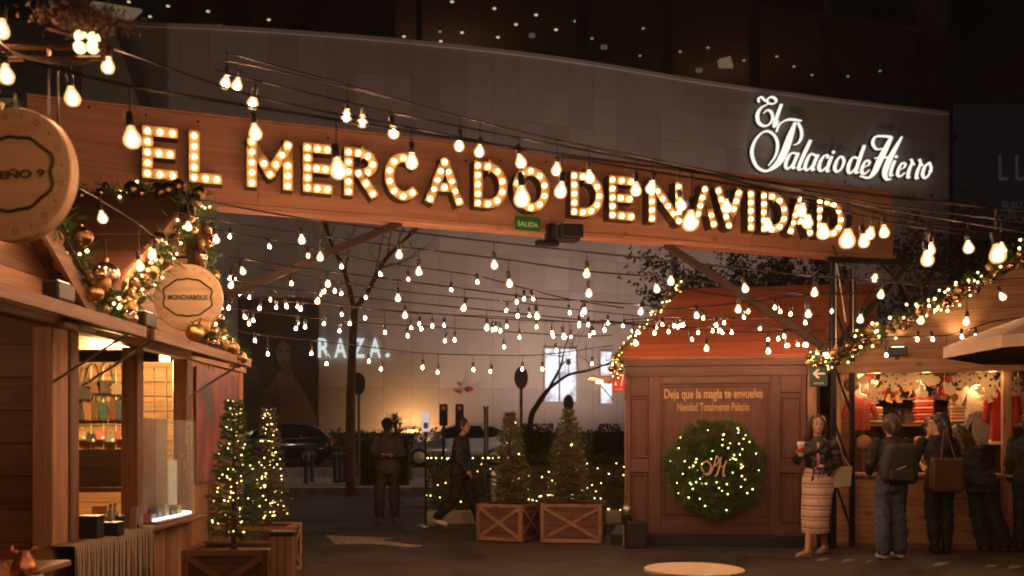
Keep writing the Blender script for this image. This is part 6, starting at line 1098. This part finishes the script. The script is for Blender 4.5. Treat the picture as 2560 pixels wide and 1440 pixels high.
def person(label, loc, rz, H, pose=None, skin='skin', hair='hair_dark', hairstyle='short', top='c_black', bottom='c_black', shoes='c_black', fem=False, coat=0, bare_legs=False, wide=0, sleeve=1.0, topname='jacket', bottomname='trousers'):
    J = dict(DEF); J.update(pose or {}); J = {k: (Vector(v) if isinstance(v, tuple) else v) for k, v in J.items()}; s = H/1.70
    t = thing('person', label, 'person', loc, rz); t.scale = (s, s, s)
    pel, neck, head = J['pel'], J['neck'], J['head']; sw_ = .92 if fem else 1
    def spine(f, z): c = pel.lerp(neck, f); return Vector((c.x, c.y, c.z))
    def torso(m, g=0, low=-.16, hi=1.02, flare=0):
        R_ = [(-.16, .155, .105), (-.05, .170 if fem else .165, .118), (.10, .155, .108), (.25, .128 if fem else .145, .098), (.45, .142 if fem else .155, .108), (.68, .158 if fem else .17, .112), (.86, .15 if fem else .168, .095), (.96, .085, .07), (1.02, .058, .056)]
        out = []
        for f, rx, ry in R_:
            if f < low - .01 or f > hi + .01: continue
            c = pel + (neck - pel)*f; fl = flare*max(0, .25 - f); out.append((c, rx*sw_ + g + fl, ry + g + fl*.7))
        loft(m, out)
    hc = head; q = Matrix.Rotation(J['look'], 3, 'Z') @ Matrix.Rotation(J['nod'], 3, 'X'); hp = lambda x, y, z: hc + q @ Vector((x, y, z))
    b = MB(); torso(b); limb(b, neck - Vector((0, 0, .04)), hp(0, .01, -.07), .055, .05)
    b.ball(hp(0, .012, .02), .1, 16, 12, (.80, .98, 1.02), q); b.ball(hp(0, -.02, -.045), .07, 14, 10, (.85, .95, 1.0), q); b.ball(hp(0, -.055, -.085), .03, 10, 6, (1, .8, .8), q)   # skull, jaw, chin
    b.add([hp(-.012, -.085, -.03), hp(.012, -.085, -.03), hp(0, -.118, -.028), hp(0, -.088, .02), hp(0, -.06, -.01)], [(0, 1, 2), (0, 2, 3), (2, 1, 3), (0, 4, 1), (0, 3, 4), (1, 4, 3)])
    for sx in (-1, 1): b.ball(hp(sx*.081, .012, -.005), .026, 8, 6, (.4, .7, 1.1), q)
    sh = [J['sA'], J['sB']]
    for S in 'AB':
        limb(b, J['s' + S], J['e' + S], .048*sw_, .038*sw_); limb(b, J['e' + S], J['w' + S], .038*sw_, .026*sw_)
        fd = (J['w' + S] - J['e' + S]).normalized(); hd_ = J['d' + S].normalized() if J['d' + S] is not None else fd; side = hd_.cross(Vector((0, 0, 1)) if abs(hd_.z) < .9 else Vector((0, 1, 0))).normalized(); up = side.cross(hd_); w0 = J['w' + S]
        b.ball(w0 + hd_*.045, .04, 10, 8, (1, 1, 1)); pm0 = w0 + hd_*.075
        for k, (o, l) in enumerate(((-.03, .062), (-.01, .072), (.01, .068), (.03, .052))):
            p0 = pm0 + side*o; p1 = p0 + hd_*l*.55 + up*.004; p2 = p1 + (hd_*.6 - up*.6).normalized()*l*.5; b.tube([p0 - hd_*.03, p0, p1, p2], [.010, .0095, .009, .007], 6)
        th = w0 + hd_*.03 + side*(.03 if S == 'A' else -.03); b.tube([w0 + hd_*.02, th, th + (hd_ + side*(.8 if S == 'A' else -.8)).normalized()*.035, th + hd_*.055 + side*(.028 if S == 'A' else -.028)], [.014, .013, .011, .008], 6)
        limb(b, J['h' + S], J['k' + S], .082, .055); limb(b, J['k' + S], J['a' + S], .052, .036); c = J['k' + S].lerp(J['a' + S], .28) + Vector((0, .012, 0)); b.ball(c, .056, 10, 8, (1, 1, 1.7))
        fdir = J['f' + S] if J['f' + S] is not None else Vector((0, -1, -.0)); fdir = fdir.normalized(); an = J['a' + S]; b.tube([an + Vector((0, 0, -.01)) - fdir*.045, an - Vector((0, 0, .035)) + fdir*.03, an - Vector((0, 0, .055)) + fdir*.15], [.036, .040, .024], 8)
    body = b.build('body', M[skin], t, True); remesh(body, .0095)
    # clothing
    g = MB(); torso(g, .020, low=-.16 if coat == 0 else -.16, flare=.12 if coat else 0)
    if coat: c = pel - (neck - pel)*.16; loft(g, [(c - Vector((0, 0, coat)), .19 + .05*coat, .15), (c, .185, .14)])
    for S in 'AB':
        e_, w_ = J['e' + S], J['w' + S]; limb(g, J['s' + S], e_, .066, .054); limb(g, e_, e_.lerp(w_, sleeve), .053, .042)
    jk = remesh(g.build(topname, M[top], t, True), .011, 5)
    jk.data.update()
    cl = MB(); nb = neck + Vector((0, 0, .0)); cl.tube([nb + Vector((.066*math.cos(a), .062*math.sin(a), .012)) for a in [6.283*i/14 for i in range(15)]], .016, 6, False); cl.build('collar', M[top], jk, True)
    if not bare_legs:
        g = MB(); c = pel; loft(g, [(c + Vector((0, 0, -.13)), .16, .125), (c + Vector((0, 0, -.03)), .183, .132), (c + Vector((0, 0, .06)), .17, .122)])
        for S in 'AB': limb(g, J['h' + S], J['k' + S], .098, .080 + wide*.3); limb(g, J['k' + S], J['k' + S].lerp(J['a' + S], .4) + Vector((0, .006, 0)), .078 + wide*.3, .077 + wide*.5); limb(g, J['k' + S].lerp(J['a' + S], .4), J['a' + S] + Vector((0, 0, .035)), .076 + wide*.5, .056 + wide)
        remesh(g.build(bottomname, M[bottom], t, True), .012, 5)
    for S in 'AB':
        fdir = J['f' + S] if J['f' + S] is not None else Vector((0, -1, 0)); fdir = fdir.normalized(); an = J['a' + S]; m = MB()
        if bare_legs: m.tube([an - Vector((0, 0, .068)) - fdir*.06, an - Vector((0, 0, .07)) + fdir*.05, an - Vector((0, 0, .066)) + fdir*.185], [.03, .04, .022], 8); m.tube([an - Vector((0, 0, .05)) + fdir*.08, an - Vector((0, 0, .055)) + fdir*.17], [.046, .03], 8)
        else: m.tube([an - Vector((0, 0, .03)) - fdir*.06, an - Vector((0, 0, .035)) + fdir*.03, an - Vector((0, 0, .05)) + fdir*.13, an - Vector((0, 0, .055)) + fdir*.19], [.045, .052, .044, .022], 8)
        m.v = [(x, y, max(z, an.z - .085)) for x, y, z in m.v]; remesh(m.build('shoe', M[shoes], t, True), .012, 3)
    # face
    for sx in (-1, 1): MB().ball(hp(sx*.030, -.081, .008), .0085, 8, 6, (1.3, .6, .8)).build('eye', M['eye'], t, True); MB().bar(hp(sx*.018, -.088, .027), hp(sx*.045, -.080, .028), .005).build('eyebrow', M[hair], t)
    MB().ball(hp(0, -.082, -.058), .013, 8, 6, (1.6, .6, .5)).build('mouth', M['lip'], t, True)
    # hair
    hm = MB(); hm.ball(hp(0, .026, .035), .107, 16, 12, (.84, .96, 1.0), q); hm.ball(hp(0, .055, -.02), .085, 14, 10, (.9, .7, 1.1), q)
    if hairstyle == 'short': pass
    elif hairstyle == 'back': hm.tube([hp(0, .09, .02), hp(0, .11, -.05), hp(0, .10, -.13)], [.06, .05, .03], 8)
    elif hairstyle == 'pony': hm.ball(hp(0, .13, .02), .03, 8, 6); hm.tube([hp(0, .13, .02), hp(0, .16, -.06), hp(0, .13, -.2)], [.03, .04, .015], 8)
    elif hairstyle == 'long':
        for x in (-.06, -.03, 0, .03, .06): hm.tube([hp(x, .07, .03), hp(x*1.25, .10, -.09), hp(x*1.35, .105, -.22), hp(x*1.2, .10, -.34)], [.05, .048, .042, .02], 8)
        for sx in (-1, 1): hm.tube([hp(sx*.07, .0, .05), hp(sx*.085, .02, -.06), hp(sx*.09, .045, -.18)], [.035, .03, .02], 8)
    elif hairstyle == 'bun': hm.ball(hp(0, .09, .08), .042, 10, 8)
    ho = remesh(hm.build('hair', M[hair], t, True), .010, 3); sr = random.Random(len(label)); sm = MB(); ln_ = {'long': .36, 'back': .16, 'pony': .12}.get(hairstyle, 0)
    if ln_:
        for _k in range(90):
            a_ = sr.uniform(.12, math.pi - .12); x_ = .088*math.cos(a_); y_ = .02 + .088*math.sin(a_); L_ = ln_*sr.uniform(.6, 1.1)
            sm.tube([hp(x_*.6, y_*.7, .11), hp(x_, y_, .05), hp(x_*1.12 + sr.gauss(0, .012), y_*1.15 + .01, .05 - L_*.5), hp(x_*1.05 + sr.gauss(0, .03), y_*1.1 + sr.gauss(0, .02), .05 - L_)], [.005, .006, .005, .001], 4, False)
        sm.build('loose_strands', M[hair], ho, True)
    return t, hp, J
# man in a cap, head bowed, by the road
p = onz(968, 1306, 0)
t, hp, J = person('man in a dark cap and padded jacket looking down at his hands', tuple(p), R(6), 1.70, dict(head=(0, -.05, 1.57), nod=R(-2) + R(26), eA=(-.24, -.02, 1.12), eB=(.24, -.02, 1.12), wA=(-.09, -.22, 1.10), wB=(.09, -.22, 1.10), dA=(.6, -.6, .1), dB=(-.6, -.6, .1), aA=(-.13, .03, .085), aB=(.13, .03, .085), kA=(-.12, -.02, .5), kB=(.12, -.02, .5), hA=(-.09, 0, .9), hB=(.09, 0, .9)), 'skin_tan', top='c_olive', bottom='c_charcoal', shoes='c_brown', coat=.06, wide=.02)
m = MB(); m.ball(hp(0, .015, .07), .112, 16, 10, (.9, 1.02, .55)); m.tube([hp(0, -.06, .065), hp(0, -.17, .045)], [.085, .06], 10); remesh(m.build('cap', M['c_black'], t, True), .01, 3)
MB().ball(hp(0, -.07, -.05), .06, 12, 8, (.95, .75, .75)).build('face_mask', M['c_grey'], t, True)
# tuft-like dark sapling right behind the man's cap is built as a shrub on a stake
t2 = thing('stake_plant', 'dark spiky plant top rising behind the capped man', 'plant', (at(988, 0, 17.2).x, 17.2, 0)); zt2 = at(990, 1028, 17.2).z; MB().tube([(0, 0, 0), (0, 0, zt2 - .25)], .02, 6).build('stem', M['bark'], t2); m = MB(); rnd = random.Random(3)
for k in range(150): tuft(m, (rnd.gauss(0, .05), rnd.gauss(0, .05), zt2 - .3 + rnd.uniform(-.25, .2)), (rnd.gauss(0, .5), rnd.gauss(0, .5), .8), .12, 3, .008, .6, rnd)
m.build('leaves', M['leaf'], t2)['kind'] = 'stuff'
# man walking to the right
p = onz(1150, 1322, 0)
t, hp, J = person('man in a black jacket walking towards the kiosk in white trainers', tuple(p), R(78), 1.68, dict(pel=(0, 0, .91), neck=(0, -.03, 1.41), head=(0, -.06, 1.575), kA=(-.09, .06, .50), aA=(-.10, .32, .15), kB=(.09, -.16, .52), aB=(.10, -.30, .085), hA=(-.085, 0, .89), hB=(.085, 0, .89), eA=(-.22, -.02, 1.1), wA=(-.22, -.17, .90), eB=(.22, .08, 1.1), wB=(.23, .02, .86), sA=(-.17, -.02, 1.37), sB=(.17, -.02, 1.37), fA=(0, -.9, -.35), fB=(0, -1, .0)), 'skin_tan', top='c_navy', bottom='c_black', shoes='c_white', coat=.05, wide=.015)
BX('chest_print', M['c_white'], t, -.245, -.243, -.06, .02, 1.22, 1.24)
# woman with a striped skirt, walking towards the camera
p = onz(2044, 1386, 0)
t, hp, J = person('woman in a long striped knit skirt and short black jacket holding a drink', (p.x, p.y, 0), R(-14), 1.64, dict(neck=(0, 0, 1.42), head=(0, -.02, 1.585), look=R(8), eA=(-.25, -.02, 1.14), wA=(-.21, -.22, 1.22), dA=(0, -.5, .5), eB=(.24, .0, 1.12), wB=(.07, -.21, 1.07), dB=(-.9, -.3, .0), hA=(-.08, 0, .9), hB=(.08, 0, .9), kA=(-.09, -.11, .50), aA=(-.13, -.24, .075), kB=(.065, .03, .49), aB=(.09, .16, .09), fA=(-.75, -.7, 0), fB=(-.55, -.8, -.15)), hair='hair_brown', hairstyle='long', top='c_leather', bottom='c_black', shoes='c_cream', fem=True, bare_legs=True)
m = MB(); loft(m, [((-.03, -.05, .27), .155, .185), ((-.03, -.055, .40), .165, .185), ((-.02, -.045, .60), .172, .168), ((0, -.01, .80), .186, .145), ((0, 0, .93), .178, .135), ((0, 0, 1.06), .145, .118)], 28); sk = remesh(m.build('skirt', k_, t, True), .011, 2)
m = MB(); loft(m, [((0, -.02, 1.04), .055, .122), ((0, -.024, 1.2), .045, .122), ((0, -.022, 1.37), .035, .10)], 14); m.build('blouse', M['c_pink'], t, True)
cup = thing('drink_cup', 'tall white and red paper cup in the hand of the woman in the striped skirt', 'cup', (0, 0, 0)); cw = Matrix.Translation(p) @ Matrix.Rotation(R(-14), 4, 'Z') @ Vector((-.21*.965, -.30*.965, 1.20*.965)); cup.location = cw
MB().lathe([(.032, 0), (.042, .15), (.044, .155)], 16).build('cup_body', M['sign_white'], cup, True); MB().lathe([(.0375, .05), (.0415, .105)], 16).build('red_print', M['sign_red'], cup, True); MB().lathe([(.045, .155), (.040, .172)], 16).build('lid', M['sign_white'], cup); MB().tube([(0, 0, .17), (.01, 0, .26)], .004, 6).build('straw', M['sign_red'], cup)
ph = thing('mobile_phone', 'small dark phone in the lower hand of the woman in the striped skirt', 'phone', tuple(Matrix.Translation(p) @ Matrix.Rotation(R(-14), 4, 'Z') @ Vector((.0, -.27, 1.03))), R(30)); BX('phone_body', M['black'], ph, -.06, .06, -.03, .03, 0, .009, .003); BX('screen', emis('phone_screen', (.6, .7, 1), .25), ph, -.055, .055, -.026, .026, .0095, .010)
bg_ = thing('shoulder_bag', 'pale shoulder bag on the arm of the woman in the striped skirt', 'bag', tuple(Matrix.Translation(p) @ Matrix.Rotation(R(-14), 4, 'Z') @ Vector((.25, .05, .78)))); MB().prism([(-.10, 0), (.12, .02), (.14, .26), (-.08, .24)], -.05, .05).build('bag_body', M['c_cream'], bg_, bevel=.012); MB().tube(smoothcurve([(-.07, 0, .24), (-.10, 0, .45), (-.07, .0, .60), (.0, .0, .45), (.12, 0, .26)], 5), .008, 6).build('strap', M['c_cream'], bg_)
# woman with a black backpack facing the stall
p = onz(2228, 1397, 0)
t, hp, J = person('woman in flared jeans with a black backpack facing the clothes stall', (p.x, p.y, 0), R(180), 1.63, dict(head=(0, -.03, 1.575), nod=R(8), hA=(-.085, 0, .9), hB=(.085, 0, .9), kA=(-.095, -.03, .5), kB=(.09, -.01, .5), aA=(-.10, -.02, .085), aB=(.12, .05, .085), eA=(-.23, -.03, 1.12), eB=(.23, -.03, 1.12), wA=(-.19, -.22, 1.05), wB=(.19, -.2, 1.02)), hair='hair_brown', hairstyle='back', top='c_black', bottom='c_jeans', shoes='c_white', fem=True, wide=.035)
bp = thing('backpack', 'large slouching black backpack with a pale zip line', 'backpack', tuple(Matrix.Translation(p) @ Vector((.0, -.19, .85))), R(4))
m = MB(); m.prism([(-.20, .05), (.18, .0), (.22, .2), (.17, .46), (-.12, .46), (-.2, .25)], -.10, .08); o = m.build('pack_body', M['c_charcoal'], bp, True); sb = o.modifiers.new('b', 'BEVEL'); sb.width = .05; sb.segments = 3
MB().tube([(-.09, -.105, .16), (.04, -.108, .21)], .006, 6).build('zip', M['c_white'], bp); MB().prism([(-.15, .05), (.13, .03), (.13, .17), (-.15, .17)], -.14, -.09).build('front_pocket', M['c_charcoal'], bp, bevel=.02); [MB().tube([(x, .06, .44), (x, .14, .5), (x, .2, .44)], .016, 6).build('shoulder_strap', M['c_charcoal'], bp) for x in (-.1, .1)]
# woman with a brown tote, face turned
p = onz(2350, 1383, 0)
t, hp, J = person('woman with a brown tote bag turning her face along the stall counter', (p.x, p.y, 0), R(176), 1.66, dict(head=(.0, -.03, 1.58), look=R(68), neck=(.03, -.05, 1.42), sA=(-.14, -.04, 1.37), sB=(.2, -.04, 1.37), kA=(-.09, -.04, .5), aA=(-.08, .0, .085), kB=(.09, -.02, .5), aB=(.08, .06, .085), eB=(.27, -.12, 1.12), wB=(.25, -.36, 1.14), eA=(-.22, -.02, 1.1), wA=(-.2, -.2, 1.0)), hair='hair_dark', hairstyle='long', top='c_black', bottom='c_black', shoes='c_black', fem=True)
tb_ = thing('tote_bag', 'big chestnut brown tote bag hanging from a shoulder', 'bag', tuple(Matrix.Translation(p) @ Vector((-.03, -.24, .74))), R(2)); MB().prism([(-.16, 0), (.16, .0), (.19, .06), (.18, .40), (-.18, .40), (-.19, .06)], -.06, .06).build('bag_body', M['c_brown'], tb_, bevel=.02); MB().tube(smoothcurve([(-.08, -.03, .39), (-.03, .02, .62), (.02, .09, .72), (.05, .03, .6), (.09, -.03, .39)], 5), .011, 6).build('handle', M['c_brown'], tb_)
# woman leaning over the counter
p = onz(2455, 1378, 0)
t, hp, J = person('woman in black with long hair bending over the stall counter', (p.x, p.y, 0), R(178), 1.62, dict(pel=(.02, .02, .92), neck=(.12, -.20, 1.36), head=(.17, -.30, 1.48), look=R(20), nod=R(20), sA=(-.06, -.18, 1.31), sB=(.30, -.17, 1.31), eA=(-.08, -.30, 1.08), wA=(.02, -.50, 1.02), eB=(.33, -.22, 1.05), wB=(.30, -.45, 1.0), hA=(-.065, .02, .9), hB=(.105, .02, .9), kA=(-.13, .03, .5), kB=(.06, .0, .5), aA=(-.26, .05, .085), aB=(-.02, .03, .085)), hair='hair_brown', hairstyle='long', top='c_black', bottom='c_black', shoes='c_brown', fem=True, coat=.1, wide=.04)
# dark figure cut by the picture edge
p = onz(2572, 1378, 0)
person('person in dark clothes standing at the far end of the stall counter', (p.x, p.y, 0), R(150), 1.66, None, hair='hair_dark', top='c_black', bottom='c_black', shoes='c_black')
# seller inside the stall, arm stretched out
x, z = SF.on(2330, 1100, .75); p = SF.W(x, .75, .05)
person('stall seller in a pale top reaching an arm along the shelf', tuple(p), R(-8), 1.60, dict(eA=(-.22, .0, 1.12), wA=(-.16, -.18, 1.0), sB=(.17, .0, 1.37), eB=(.28, -.2, 1.48), wB=(.10, -.34, 1.58), dB=(-.8, -.3, .2), head=(-.02, -.03, 1.57)), hair='hair_dark', hairstyle='pony', top='c_pink', bottom='c_charcoal', fem=True, sleeve=.15)
# ------------------------------------------------------------------ thin night haze
hz = MB().box(-210, 210, -40, 150, -1.3, 46).build('haze', None); hz['kind'] = 'stuff'
hm = bpy.data.materials.new('haze'); hm.use_nodes = True; nt = hm.node_tree; nt.nodes.clear(); o = nt.nodes.new('ShaderNodeOutputMaterial'); v = nt.nodes.new('ShaderNodeVolumePrincipled'); v.inputs['Color'].default_value = (.9, .85, .82, 1); v.inputs['Density'].default_value = .0009; v.inputs['Anisotropy'].default_value = .3; nt.links.new(v.outputs[0], o.inputs['Volume']); hz.data.materials.append(hm)
